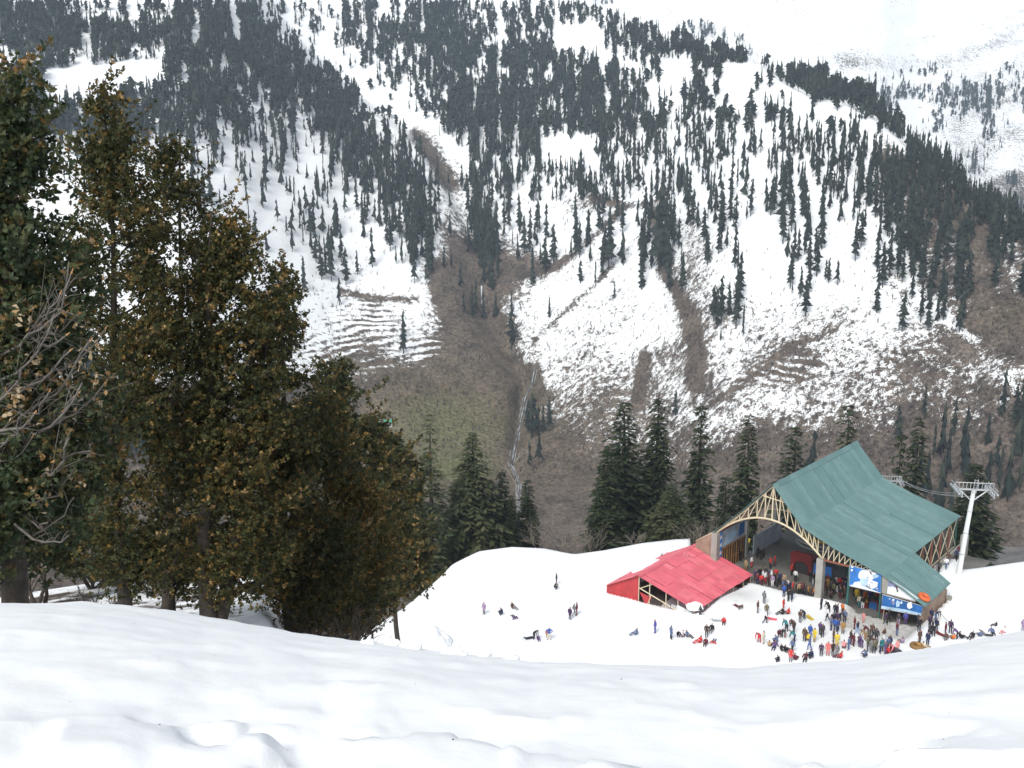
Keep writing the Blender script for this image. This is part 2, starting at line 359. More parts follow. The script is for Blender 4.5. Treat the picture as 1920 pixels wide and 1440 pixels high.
green = np.exp(-((ug - 830) / 260) ** 2 - ((vv - 800) / 150) ** 2) + 0.5 * np.exp(-((ug - 870) / 70) ** 2 - ((vv - 885) / 26) ** 2) + .25 * np.exp(-((ug - 1080) / 60) ** 2 - ((vv - 900) / 20) ** 2) + 0.5 * np.exp(-((ug - 1880) / 70) ** 2 - ((vv - 590) / 40) ** 2)
bare = np.where(vv > 700, np.maximum(bare, 1.1 * np.exp(-((ug - 820) / 170) ** 4 - ((vv - 850) / 140) ** 4)), bare)
me = np_mesh('mountain', pts.reshape(-1, 3), grid_faces(NR + 1, len(uu)), [M_MTN], smooth=True, attrs={'bare': bare, 'terrace': np.clip(terr, 0, 1), 'green': np.clip(green, 0, 1.2)})
tag(link('mountain', me), kind='structure')
# the higher snow mountain farther back on the right
uf = np.arange(940, 2500, 10.0); NF = 150
vf = (v_sky(uf) + 85)[None] + (-200 - (v_sky(uf) + 85)[None]) * np.linspace(0, 1, NF)[:, None]; uf2 = np.repeat(uf[None], NF, 0)
pf = at_h(uf2, vf, h_far(uf2, vf))
bf = np.clip(0.26 * (fbm(uf2 / 50.0 + vf / 30.0, vf / 24.0, 4, 91) * 2.2 + .6) * sstep(vf, -120, 60) + 0.3 * np.exp(-((uf2 - 1600) / 40) ** 2 - ((vf - 115) / 14) ** 2) + 0.5 * sstep(vf, 280, 400) * sstep(uf2, 1650, 1850) + 0.12 * sstep(uf2, 1700, 1900) * sstep(vf, 20, 110), 0, 1)
tf = np.exp(-((uf2 - 1800) / 120) ** 2 - ((vf - 255) / 30) ** 2)
me = np_mesh('far_mountain', pf.reshape(-1, 3), grid_faces(NF, len(uf)), [M_MTN], smooth=True, attrs={'bare': bf, 'terrace': 0.6 * tf, 'green': bf * 0})
tag(link('far_mountain', me), kind='structure')

# ------------------------------------------------------------------ near ground: snow bank at the camera, gully, snow field, falling edge
LIP = np.array([(-500, 1135, 9.5), (0, 1130, 9.2), (150, 1131, 9.2), (235, 1139, 9), (380, 1158, 8.8), (500, 1172, 8.4), (600, 1190, 8), (700, 1200, 7.6), (860, 1222, 7.2), (1000, 1240, 7), (1200, 1242, 7), (1400, 1252, 7.2), (1460, 1246, 7.3), (1600, 1236, 7.6), (1750, 1214, 8), (1850, 1194, 8.4), (1920, 1182, 8.7), (2400, 1130, 9.5)])
CREST = np.array([(-500, 1500), (560, 1500), (640, 1225), (700, 1192), (740, 1164), (773, 1139), (800, 1114), (820, 1096), (850, 1066), (900, 1041), (960, 1032), (1020, 1036), (1075, 1047), (1130, 1040), (1200, 1026), (1260, 1018), (1320, 1014), (1500, 1030), (1700, 1068), (1790, 1076), (1850, 1068), (1920, 1058), (2400, 1020)], float)
def zplat(x, y):
    e = x - 38.0
    return -53 + np.where(e < 0, 0.05, 0.025) * e - 0.03 * (y - 120)
def tdep(u, v):
    d = ray(u, v); return -d[..., 2] / np.hypot(d[..., 0], d[..., 1])
ORG = np.array([38.0129, 121.6838]); XB = np.array([.7672, -.6414]); YB = np.array([.6414, .7672])     # hall axes
SHO = np.array([22.6687, 117.7464])
def hall_st(x, y): return (x - ORG[0]) * XB[0] + (y - ORG[1]) * XB[1], (x - ORG[0]) * YB[0] + (y - ORG[1]) * YB[1]
def near_z(x, y):
    x = np.asarray(x, float); y = np.asarray(y, float)
    h = np.hypot(x, y) + 1e-6; yy = np.maximum(y, 0.05); u = 960 + np.clip(x / yy, -1.2, 1.2) * 1814
    vl = np.interp(u, LIP[:, 0], LIP[:, 1]); Ld = np.interp(u, LIP[:, 0], LIP[:, 2])
    tl = np.interp(u, LIP[:, 0], tdep(LIP[:, 0], LIP[:, 1])); A = 1.35
    bb = tl - 2 * A / Ld
    zf = -A - bb * h - A * h * h / Ld ** 2
    zl = np.interp(h, [14, 20, 28, 36, 45, 60, 100, 140, 250, 560], [-6.6, -9.3, -11.7, -13.9, -18.5, -30, -60, -88, -150, -262])
    zr = np.interp(h, [14, 20, 40, 60, 80, 96, 100], [-8.6, -13.4, -25.5, -37, -47.5, -53, -53])
    zpl = zplat(x, y)
    hc = np.interp(u, CREST[:, 0], np.clip(np.array([-zplat(0, 120) / 1.0]) / tdep(CREST[:, 0], CREST[:, 1]) * (1 + 0 * CREST[:, 0]), 60, 200))
    # crest distance for the plane at each bearing (one refinement is enough)
    cx = hc * x / h; cy = hc * y / h
    tc = np.interp(u, CREST[:, 0], tdep(CREST[:, 0], CREST[:, 1])); hc = np.clip(-zplat(cx, cy) / tc, 60, 175)
    hall = (u > 1290) & (u < 1790); hc = np.where(hall, np.maximum(hc, 178), hc)
    e = np.maximum(h - hc, 0); drop = 0.55 * (np.sqrt(e * e + 20) - math.sqrt(20)); e2 = np.maximum(h - hc - 60, 0); drop = drop - 0.1 * e2
    k = sstep(h, 88, 100); zr = zr * (1 - k) + (zpl - drop) * k
    zr = np.maximum(zr, -262)
    w = sstep(u, 480, 680); zz = zl * (1 - w) + zr * w
    m = sstep(h, Ld + 0.5, Ld + 6.0); z = zf * (1 - m) + zz * m
    sh, th_ = hall_st(x, y); z = z - np.where(hall, 0.7 * np.maximum(th_ - np.where(sh < -14.8, 2.5, 31), 0), 0)
    # a dip of the hall's floor, a trampled yard, snow heaps
    s, t = hall_st(x, y)
    inside = sstep(s, -14.6, -14.0) * sstep(np.where(t > 8.9, 8.9, 13.2) - s, 0, .5) * sstep(t, -0.1, 0.5) * sstep(34 - t, 0, 2)
    z = z - 2.2 * inside * sstep(h, 90, 100)
    zs1, ts1 = (x - SHO[0]) * XB[0] + (y - SHO[1]) * XB[1], (x - SHO[0]) * YB[0] + (y - SHO[1]) * YB[1]
    ins = sstep(zs1, -13.3, -12.6) * sstep(0.3 - zs1, 0, .6) * sstep(ts1, 0.1, 0.6) * sstep(14 - ts1, 0, .5)
    z = z - 1.1 * ins
    far = sstep(h, 85, 95)
    yard = sstep(s, 4.2, 5.6) * sstep(13.5 - s, 0, 1.2) * sstep(t, -6.2, -5.2) * sstep(-t, -.6, .4)
    z = z - 0.75 * yard * far
    z = z + 0.9 * np.exp(-((zs1 - 2.0) / 2.2) ** 2 - ((ts1 - 5) / 4.0) ** 2) * far + 0.45 * far * np.exp(-((s - 1.5) / 3.5) ** 2 - ((t + 1.4) / 1.0) ** 2)
    z = z + 0.6 * fbm(x / 9.0, y / 9.0, 3, 21) * far * sstep(hc - h, -20, 5)
    return z
def fg_lumps(x, y):
    h = np.hypot(x, y); n = 0.11 * fbm(x / 1.5 + 4, y / 1.1, 4, 31) + 0.035 * fbm(x / 0.25, y / 0.25, 3, 35)
    n = n * sstep(h, 0.8, 2.2)
    # trodden lumps and hollows nearest to the camera
    n = n + 0.16 * sstep(fbm(x / 0.55, y / 0.45, 3, 41), 0.03, 0.12) * sstep(4.2 - h, 0, 1.4)
    n = n + .10 * np.maximum(fbm(x / .30, y / .24, 4, 45), 0) * sstep(fbm(x / 1.1, y / .8, 2, 46), -.02, .14) * sstep(7 - h, 0, 2.5)     # crumbly crust
    # a broken slab with a hollow on its left, and a shallow dent to the right
    xe = -.62 + .10 * fbm(y * 3.0, y * 0, 3, 43) * 2; n = n + .11 * sstep(x, xe, xe + .05) * sstep(.5 - x, 0, .9) * sstep(3.35 + .12 * fbm(x * 4.0, x * 0, 3, 44) * 2 - y, 0, .12)
    n = n - .10 * np.exp(-((x + .92) / .26) ** 2 - ((y - 2.75) / .42) ** 2) - .06 * np.exp(-((x - 1.12) / .13) ** 2 - ((y - 3.5) / .16) ** 2) - .04 * np.exp(-((x - .75) / .10) ** 2 - ((y - 2.8) / .2) ** 2)
    return n * sstep(13 - h, 0, 3)
# two sheets: fine rings close by, wider rings to the valley floor
am = np.linspace(-1.15, 1.15, 561)
def ring_mesh(name, hs, lumps, az=am):
    A, Hh = np.meshgrid(np.arctan(az), hs); x = np.sin(A) * Hh; y = np.cos(A) * Hh
    z = near_z(x, y)
    if lumps: z = z + fg_lumps(x, y)
    P3 = np.stack([x, y, z], -1); u, v = proj(P3.reshape(-1, 3)); u = u.reshape(x.shape); v = v.reshape(x.shape)
    s, t = hall_st(x, y); ua = 960 + az[None] * 1814 + 0 * x
    hcx = np.interp(ua, CREST[:, 0], tdep(CREST[:, 0], CREST[:, 1])); beyond = sstep(Hh + zplat(x, y) / hcx, 1.5, 7) * sstep(Hh, 95, 100)
    left = sstep(760 - ua, 0, 160) * sstep(Hh, 13, 22)
    bare = np.clip(0.98 * beyond * sstep(ua, 700, 800) + left * (0.74 + 0.3 * sstep(Hh, 50, 110)) + 0.25 * np.exp(-((ua - 815) / 40) ** 2) * sstep(Hh, 112, 118), 0, 1.05)
    bare = bare + 0.1 * sstep(Hh, 140, 400)
    dirt = 1.0 * sstep(s, 3.6, 5.2) * sstep(14.5 - s, 0, 2) * sstep(t, -8, -5.5) * sstep(-t, -1, .5) + 0.3 * np.exp(-((s - 6) / 9) ** 2 - ((t + 9) / 7) ** 2)
    zs1, ts1 = (x - SHO[0]) * XB[0] + (y - SHO[1]) * XB[1], (x - SHO[0]) * YB[0] + (y - SHO[1]) * YB[1]
    dirt = dirt + 0.55 * np.exp(-((zs1 - 2.0) / 1.9) ** 2 - ((ts1 - 5) / 3.5) ** 2) + 0.8 * sstep(s, -14, -13) * sstep(t, 0.2, 0.6) * sstep(np.where(t > 8.9, 8.6, 13) - s, 0, .6) * sstep(32 - t, 0, 1)
    me = np_mesh(name, P3.reshape(-1, 3), grid_faces(len(hs), len(az)), [M_SNOW], smooth=True, attrs={'bare': bare, 'dirt': np.clip(dirt * sstep(Hh, 80, 90), 0, 1)})
    return tag(link(name, me), kind='structure')
hs1 = np.concatenate([np.linspace(0.5, 14, 190), np.linspace(14.4, 40, 50)])
ring_mesh('snow_bank', hs1, True, np.tan(np.linspace(-1.52, 1.52, 701)))
hs2 = np.concatenate([np.linspace(39.5, 92, 60), np.linspace(92.4, 175, 240), np.geomspace(177, 640, 46)])
ring_mesh('snow_slope', hs2, False)
def scatter(name, n, y0, y1, smin, smax, m, seed, flat=.7):
    r = np.random.default_rng(seed); y = y0 + (y1 - y0) * r.random(n) ** 1.6; x = y * r.uniform(-.62, .62, n); z = near_z(x, y) + fg_lumps(x, y); V = []; F_ = []
    oc = np.array([(1, 0, 0), (-1, 0, 0), (0, 1, 0), (0, -1, 0), (0, 0, 1), (0, 0, -.4)], float); of = np.array([(0, 2, 4), (2, 1, 4), (1, 3, 4), (3, 0, 4), (2, 0, 5), (1, 2, 5), (3, 1, 5), (0, 3, 5)])
    for i in range(n):
        s = (smin + (smax - smin) * r.random() ** 3); V.append(oc * s * r.uniform(.6, 1.3, (6, 3)) * (1, 1, flat) + (x[i], y[i], z[i])); F_.append(of + 6 * i)
    return tag(link(name, np_mesh(name, np.concatenate(V), np.concatenate(F_), [m], smooth=True)), kind='stuff')
def ground(x, y): return float(near_z(np.array([x]), np.array([y]))[0])
def on_snow(u, v):
    """where the sight line through photo point (u, v) meets the snow field"""
    d = ray(np.array([u]), np.array([v]))[0]; d = d / math.hypot(d[0], d[1])
    h = np.arange(88, 170, 0.05); z = near_z(d[0] * h, d[1] * h); below = np.nonzero(z >= d[2] * h)[0]
    hh = h[below[0]] if len(below) else 130.0
    return Vector((d[0] * hh, d[1] * hh, ground(d[0] * hh, d[1] * hh)))

scatter('leaf_litter', 60, 2.2, 8.0, .002, .006, M_BARK, 6, .2)
# stream and track on the valley floor
M_WATER = mat('white_stream_water', (0.55, 0.58, 0.6), 0.3, var=0.4, scale=0.4)
M_TRACK = mat('pale_track', (0.26, 0.23, 0.18), 0.9, var=0.2, scale=0.2)
M_STONE = mat('grey_river_stone', (0.12, 0.115, 0.11), 0.9, var=0.4, scale=0.15, bump=0.5, bscale=1)
def ribbon(name, pl, wd, m, lift):
    pl = np.array(pl, float); L = np.concatenate([[0], np.cumsum(np.hypot(*np.diff(pl, axis=0).T))]); q = np.arange(0, L[-1], 2.0)
    u = np.interp(q, L, pl[:, 0]) + 5 * fbm(q / 14.0, q * 0 + 3, 3, 51); v = np.interp(q, L, pl[:, 1]); w = wd * (np.maximum(0.02, 2.4 * vnoise(q / 5.0, q * 0 + wd * 9, 53) - .75) if name == 'water' else 0.55 + 1.0 * vnoise(q / 6.0, q * 0, 53))
    a = surf(u - w, v); b = surf(u + w, v); n = len(q)
    for p in (a, b): p *= (1 - lift / np.linalg.norm(p, axis=1))[:, None]
    vs = np.empty((2 * n, 3)); vs[0::2] = a; vs[1::2] = b; i = np.arange(n - 1) * 2
    me = np_mesh(name, vs, np.stack([i, i + 1, i + 3, i + 2], -1), [m], smooth=True)
    return tag(link(name, me), kind='structure')
ribbon('stream', [(1003, 690), (997, 722), (985, 745), (975, 800), (965, 830), (958, 870), (972, 905), (974, 940), (970, 1000)], 2.2, M_STONE, 1.6)
STR = [(1003, 690), (997, 722), (985, 745), (975, 800), (965, 830), (958, 870), (972, 905), (974, 940), (970, 1000)]
ribbon('water', STR, 0.6, M_WATER, 2.6); ribbon('water', [(u + 4, v + 3) for u, v in STR], 0.45, M_WATER, 2.6); ribbon('water', [(u - 4, v) for u, v in STR[2:]], 0.35, M_WATER, 2.6)
ribbon('waterfall', [(903, 535), (904, 560), (906, 590)], 1.0, M_WATER, 3.0)
ribbon('path', [(975, 855), (966, 868), (975, 850), (985, 842)], 0.7, M_TRACK, 2.0)
ribbon('path', [(770, 828), (800, 832), (850, 825), (905, 862), (950, 880), (968, 910), (970, 960)], 0.9, M_TRACK, 2.0)
for sg in ([(520, 468), (540, 470), (560, 470)],): ribbon('track_cut', sg, 1.2, M_TRACK, 2.0)
ub, vb = np.meshgrid(np.arange(1810, 2100, 4.0), np.arange(1030, 1075, 3.0)); pb = surf(ub, vb); pb[..., 2] += 1.2 + 0.8 * rng.random(ub.shape)
tag(link('river_bed', np_mesh('river_bed', pb.reshape(-1, 3), grid_faces(*ub.shape), [M_STONE])), kind='structure')

# haze over the valley
M_HAZE = bpy.data.materials.new('valley_haze'); M_HAZE.use_nodes = True; t = M_HAZE.node_tree
t.nodes.remove(t.nodes['Principled BSDF']); pv = t.nodes.new('ShaderNodeVolumePrincipled')
pv.inputs['Color'].default_value = (0.72, 0.86, 1.0, 1); pv.inputs['Density'].default_value = 0.000115; pv.inputs['Anisotropy'].default_value = 0.2
t.links.new(pv.outputs[0], t.nodes['Material Output'].inputs['Volume'])
hz = MB().box(-3300, -40, -275, 4200, 4700, 900).build('haze', M_HAZE); tag(hz, kind='stuff')

# ------------------------------------------------------------------ conifers of the far side of the valley
def far_tree(seed, tiers, sides, slim=0.13, trunk=True, round_=False):
    """unit-height conifer: ragged drooping tiers on a thin trunk; returns verts, faces(tri), tint, is_trunk"""
    r = np.random.default_rng(seed); v = []; f = []; ti = []; tk = []
    if trunk:
        for z, rr in ((0, 0.014), (0.9, 0.004)):
            for k in range(3): v.append((rr * math.cos(2.1 * k), rr * math.sin(2.1 * k), z)); ti.append(0.2)
        for k in range(3): f += [(k, (k + 1) % 3, 3 + (k + 1) % 3), (k, 3 + (k + 1) % 3, 3 + k)]; tk += [1, 1]
    z0 = r.uniform(0.05, 0.18)
    ox = oy = 0.0
    for j in range(tiers):
        q = j / tiers; zb = z0 + (1 - z0) * q * 0.97; zt = min(1.0, zb + (1 - z0) / tiers * r.uniform(1.5, 2.3))
        rad = slim * ((1 - q) ** 0.75 * 0.95 + 0.12) * r.uniform(0.6, 1.25)
        if round_: rad = slim * 2.1 * math.sin(math.pi * (0.12 + 0.8 * q)) * r.uniform(.8, 1.15)
        b = len(v); a0 = r.uniform(0, 6.3); tc = r.uniform(0.15, 1)
        cx, cy = r.normal(0, slim * .14, 2)
        v.append((cx * .4, cy * .4, zt)); ti.append(tc)
        for k in range(sides):
            rr = rad * (1.25 if k % 2 else 0.5) * r.uniform(0.6, 1.3); a = a0 + 6.283 * k / sides
            v.append((cx + rr * math.cos(a), cy + rr * math.sin(a), zb + (zt - zb) * r.uniform(-0.25, 0.45))); ti.append(tc * r.uniform(.5, 1))
        for k in range(sides): f.append((b, b + 1 + k, b + 1 + (k + 1) % sides)); tk.append(0)
    return np.array(v), np.array(f), np.array(ti), np.array(tk)
LOW = [far_tree(i, 5, 6, slim=[.065, .08, .09, .07, .085, .10][i % 6]) for i in range(8)] + [far_tree(20 + i, 6, 6, .085, True, True) for i in range(3)]
HIGH = [far_tree(40 + i, 13, 9, slim=[.075, .085, .10, .115, .09][i % 5]) for i in range(8)]
HIGHM = []
for i, (v, f, ti, tk) in enumerate(HIGH):
    HIGHM.append(np_mesh('far_conifer', v, f, [M_FAR, M_BARK], tk, attrs={'tint': ti}))
# named trees that stand alone in the photograph: base (u, v), height in photo px, label
LONE = [(1079, 476, 76, 'lone slender dark conifer standing on open snow to the right of the ravine'),
(1141, 505, 112, 'tall dark conifer on snow, next one right of the lone slender conifer'),
(757, 634, 40, 'small dark conifer on the snowy terraces left of the ravine'),
(1088, 532, 46, 'short dark conifer on a bare brown spot below the lone slender conifer'),
(1030, 596, 42, 'small conifer at a brown scar on the speckled snow below the ravine'),
(1152, 560, 34, 'small thin conifer among bare saplings on the snow in mid slope'),
(1352, 606, 92, 'broad dark conifer in a tight clump in the middle of the snowy slope'),
(1338, 602, 70, 'shorter conifer at the left side of the mid-slope clump'),
(1366, 592, 64, 'leaning conifer at the right side of the mid-slope clump'),
(1351, 640, 26, 'tiny lone conifer on snow just under the mid-slope clump'),
(1266, 780, 52, 'dark lone conifer on the lower speckled slope above the near firs'),
(990, 812, 66, 'left conifer of the dark grove beside the stream'), (1005, 806, 44, 'short conifer inside the dark grove beside the stream'),
(1018, 812, 56, 'middle conifer of the dark grove beside the stream'), (1030, 810, 72, 'right tall conifer of the dark grove beside the stream'),
(1236, 508, 178, 'tallest dark conifer of the column of trees in the brown gully'), (1248, 500, 120, 'dark conifer at the right of the tallest gully conifer'),
(1553, 532, 48, 'small conifer pair member on open snow, right of the long tree line'), (1548, 524, 38, 'smaller conifer leaning on its neighbour on open snow'),
(396, 388, 66, 'dark leaning conifer at the edge of open snow behind the oaks'), (383, 378, 60, 'conifer beside the leaning one at the edge of snow behind the oaks'),
(906, 600, 60, 'dark conifer standing at the foot of the ravine cliff'), (1008, 260, 0, None),
(733, 458, 44, 'thin conifer with bare lower trunk on snow below the dark spur'), (670, 515, 48, 'thin lone conifer with a ragged top on snow left of the ravine'),
(1500, 560, 60, 'dark conifer at the lower end of the long tree line on the right slope')]
def put(u, v, H, label, group, k, wid=1.0):
    p = surf(np.array([float(u)]), np.array([float(v)]))[0]
    o = link('conifer', HIGHM[k % len(HIGHM)], None, p - np.array([0, 0, 0.02 * H])); o.scale = (H * wid, H * wid, H); o.rotation_euler = (0, 0, random.uniform(0, 6.28))
    return tag(o, label, 'tree', group)
for i, (u, v, px, lb) in enumerate(LONE):
    if lb: put(u, v, px * np.linalg.norm(surf(np.array([float(u)]), np.array([float(v)]))[0]) / FOC, lb, None, i, 1.1)
cand = []
for r_ in range(24):
    for c_ in range(48):
        cov = min((dens_g[r_, c_] / 9.25) ** 1.15, 0.93)
        if cov <= 0: continue
        uc, vc = c_ * 40 + 20.0, r_ * 40 + 20.0
        hh = np.linalg.norm(surf(np.array([uc]), np.array([vc]))[0])
        cov = min(cov * 1.6, .8) if hh > 2000 else cov
        Hm = float(np.interp(vc, [0, 150, 300, 450, 600, 760], [16, 18.5, 25, 34, 35, 36])) if hh < 2000 else 20.0
        px = Hm * FOC / hh; n = -math.log(1 - cov) * 1600 / (0.40 * px * px * 0.19)
        n = int(n + rng.random())
        for q in range(n):
            # trees crowd into ragged clumps running down the fall line
            for tr in range(6):
                u = c_ * 40 + rng.random() * 40; v = r_ * 40 + rng.random() * 40
                if vnoise(u / 9.0, v / 60.0, 61) > (0.22 if cov > .8 else 0.28 + rng.random() * 0.6): break
            H = Hm * rng.uniform(0.55, 1.25); cand.append((u, v + px * 0.45, H, hh))
def along(pl, n, off, spread, H0):
    pl = np.array(pl, float)
    for _ in range(n):
        k = rng.random() * (len(pl) - 1); i = int(k); p = pl[i] + (pl[i + 1] - pl[i]) * (k - i); u = p[0] + off[0] + rng.normal() * spread; v = p[1] + off[1] + rng.normal() * spread
        hh = np.linalg.norm(surf(np.array([u]), np.array([v]))[0]); H = H0 * rng.uniform(.6, 1.2); cand.append((u, v + H * FOC / hh * .3, H, hh))
along(LA[2:12], 950, (-30, 20), 17, 18); along(LB[2:8], 190, (8, -30), 10, 19); along(SKYL[2:8], 300, (0, 26), 13, 20); along(SKYL[8:14], 160, (-8, 18), 12, 22); along(SKYL[2:15], 330, (-3, 12), 8, 19)
along([(1640, 250), (1700, 340), (1790, 430)], 70, (0, 0), 30, 28); along([(905, 300), (900, 400), (912, 480)], 60, (0, 0), 16, 34)
cand = np.array(cand); cu_, cv_ = cand[:, 0], cand[:, 1]; cr_ = rng.random(len(cand))
# clearings: the snow meadow on the left, the ravine chute, the white ridge, two high snow patches
sdl = cu_ - np.interp(cv_, LA[:, 0], LA[:, 1]); below = cv_ - np.interp(cu_, LB[:, 0], LB[:, 1])
clear = ((cu_ > 85) & (cu_ < 292) & (cv_ > 122 + .1 * (190 - cu_)) & (cv_ < 196 - .12 * (cu_ - 90))) | ((sdl > 14) & (sdl < 40 + .14 * cv_) & (cv_ > 30) & (cv_ < 330) & (cr_ > .10)) \
    | ((cu_ > 1405) & (cu_ < 1700) & (below > -3) & (below < 52) & (cr_ > .06)) | ((cu_ > 1035) & (cu_ < 1125) & (cv_ > 48) & (cv_ < 106)) | ((cu_ > 1235) & (cu_ < 1300) & (cv_ > 112) & (cv_ < 178)) \
    | ((cu_ > 1350) & (cu_ < 1412) & (cv_ > 120) & (cv_ < 190)) | ((cand[:, 3] > 2000) & (vnoise(cu_ / 38.0, cv_ / 26.0, 71) < .52)) | ((cu_ > 1020) & (cu_ < 1110) & (cv_ > 262) & (cv_ < 318))
cand = cand[~clear]; cand = cand[(cand[:, 0] > -30) & (cand[:, 0] < 1950)]
pos = surf(cand[:, 0], cand[:, 1]); dist = np.linalg.norm(pos, axis=1); apx = cand[:, 2] * FOC / dist
order = np.argsort(-apx); hid = (cand[:, 0] < 520) & (cand[:, 1] > 330 + 0.35 * cand[:, 0]) | (cand[:, 1] > 900)
big = [i for i in order if not hid[i] and cand[i, 1] < 840][:272]
isbig = np.zeros(len(cand), bool); isbig[big] = True
def region(u, v):
    if u > 1640: return 'right', ('dark conifer on the brown rocky spur at the right edge', 'conifers on the right rocky spur') if v > 330 else ('dark conifer on the snowy ridge running down to the upper right', 'conifers on the upper right ridge')
    if u > 1230:
        if v > 520: return 'c', ('conifer on the lower speckled slope above the green roofed hall', 'conifers on the slope above the hall')
        if v > 340: return 'c', ('slender conifer in the tree lines on the slope above the hall', 'conifers in the tree lines above the hall')
        return 'c', ('dark conifer in the upper forest left of the long white snow ridge', 'conifers of the forest by the white ridge')
    if u > 870:
        if v > 420: return 'b', ('slender conifer scattered on the snow just right of the ravine', 'conifers right of the ravine')
        return 'b', ('dark conifer in the forest on the face right of the ravine', 'conifers of the face right of the ravine')
    if u > 640:
        if v > 480: return 'a', ('conifer at the bare brown mouth of the ravine', 'conifers at the ravine mouth')
        return 'a', ('dark conifer on the forested spur ending left of the ravine', 'conifers on the spur left of the ravine')
    return 'a', ('slender conifer on the white slope between oaks and forested spur', 'conifers on the slope above the oaks')
for n_, i in enumerate(big):
    lb, gr = region(cand[i, 0], cand[i, 1])[1]; band = np.digitize(cand[i, 1], [300, 420, 520]); lb = ['high up: ', 'upper middle: ', 'lower middle: ', 'low down: '][band] + lb; gr = gr + [', high', ', upper middle', ', lower middle', ', low'][band]
    put(cand[i, 0], cand[i, 1], cand[i, 2], lb, gr, n_, random.uniform(.85, 1.2))
rest = np.nonzero(~isbig)[0]
V = []; F_ = []; T = []; K = []; off = 0
rot = rng.uniform(0, 6.28, len(cand)); typ = rng.integers(0, 8, len(cand))
upper = (cand[:, 1] < 260) & (rng.random(len(cand)) < 0.45); typ = np.where(upper, rng.integers(8, 11, len(cand)), typ)
for k in range(len(LOW)):
    ids = rest[typ[rest] == k]; v, f, ti, tk = LOW[k]
    if not len(ids): continue
    H = cand[ids, 2][:, None]; wd = rng.uniform(.8, 1.3, (len(ids), 1)); c, s_ = np.cos(rot[ids])[:, None], np.sin(rot[ids])[:, None]
    X = (v[None, :, 0] * c - v[None, :, 1] * s_) * H * wd + pos[ids, 0][:, None]; Y = (v[None, :, 0] * s_ + v[None, :, 1] * c) * H * wd + pos[ids, 1][:, None]
    Z = v[None, :, 2] * H * (0.8 if k > 7 else 1) + pos[ids, 2][:, None] - 0.02 * H
    V.append(np.stack([X, Y, Z], -1).reshape(-1, 3)); F_.append((f[None] + (np.arange(len(ids)) * len(v))[:, None, None] + off).reshape(-1, 3))
    T.append((ti[None] * rng.uniform(.15, 1.3, (len(ids), 1))).ravel()); K.append(np.tile(tk, len(ids))); off += len(ids) * len(v)
fo = link('forest', np_mesh('forest', np.concatenate(V), np.concatenate(F_), [M_FAR, M_BARK], np.concatenate(K), attrs={'tint': np.concatenate(T)}))
tag(fo, kind='stuff'); print('forest trees', len(rest), 'faces', sum(map(len, F_)))
# bare saplings and shrubs dotted over the lower slopes
V = []; F_ = []; off = 0
su = rng.uniform(560, 1920, 8000); sv = rng.uniform(330, 900, 8000); bb_ = grid_at(bare_g, su, sv) / 9.0
keep = (rng.random(8000) < 0.16 + 0.6 * bb_) & (su > 560 + np.maximum(0, sv - 600) * .5); su, sv = su[keep], sv[keep]; sp = surf(su, sv)
for p in sp:
    H = random.uniform(1.0, 6) if random.random() < .8 else random.uniform(5, 9); n = 5
    for k in range(n):
        a = random.uniform(0, 6.28); t1 = np.array([math.cos(a) * H * random.uniform(.1, .5), math.sin(a) * H * random.uniform(.1, .5), H * random.uniform(.6, 1)])
        b0 = np.array([0, 0, H * random.uniform(0, .3)]); w = 0.07 + 0.012 * H
        V += [p + b0 + (w, 0, 0), p + b0 - (w, 0, 0), p + t1]; V += [p + b0 + (0, w, 0), p + b0 - (0, w, 0), p + t1]
        F_ += [(off, off + 1, off + 2), (off + 3, off + 4, off + 5)]; off += 6
M_SHR = mat('bare_shrub', (0.075, 0.06, 0.05), 0.95, var=0.3, scale=0.3)
tag(link('hillside_scrub', np_mesh('hillside_scrub', np.array(V), np.array(F_), [M_SHR])), kind='stuff')

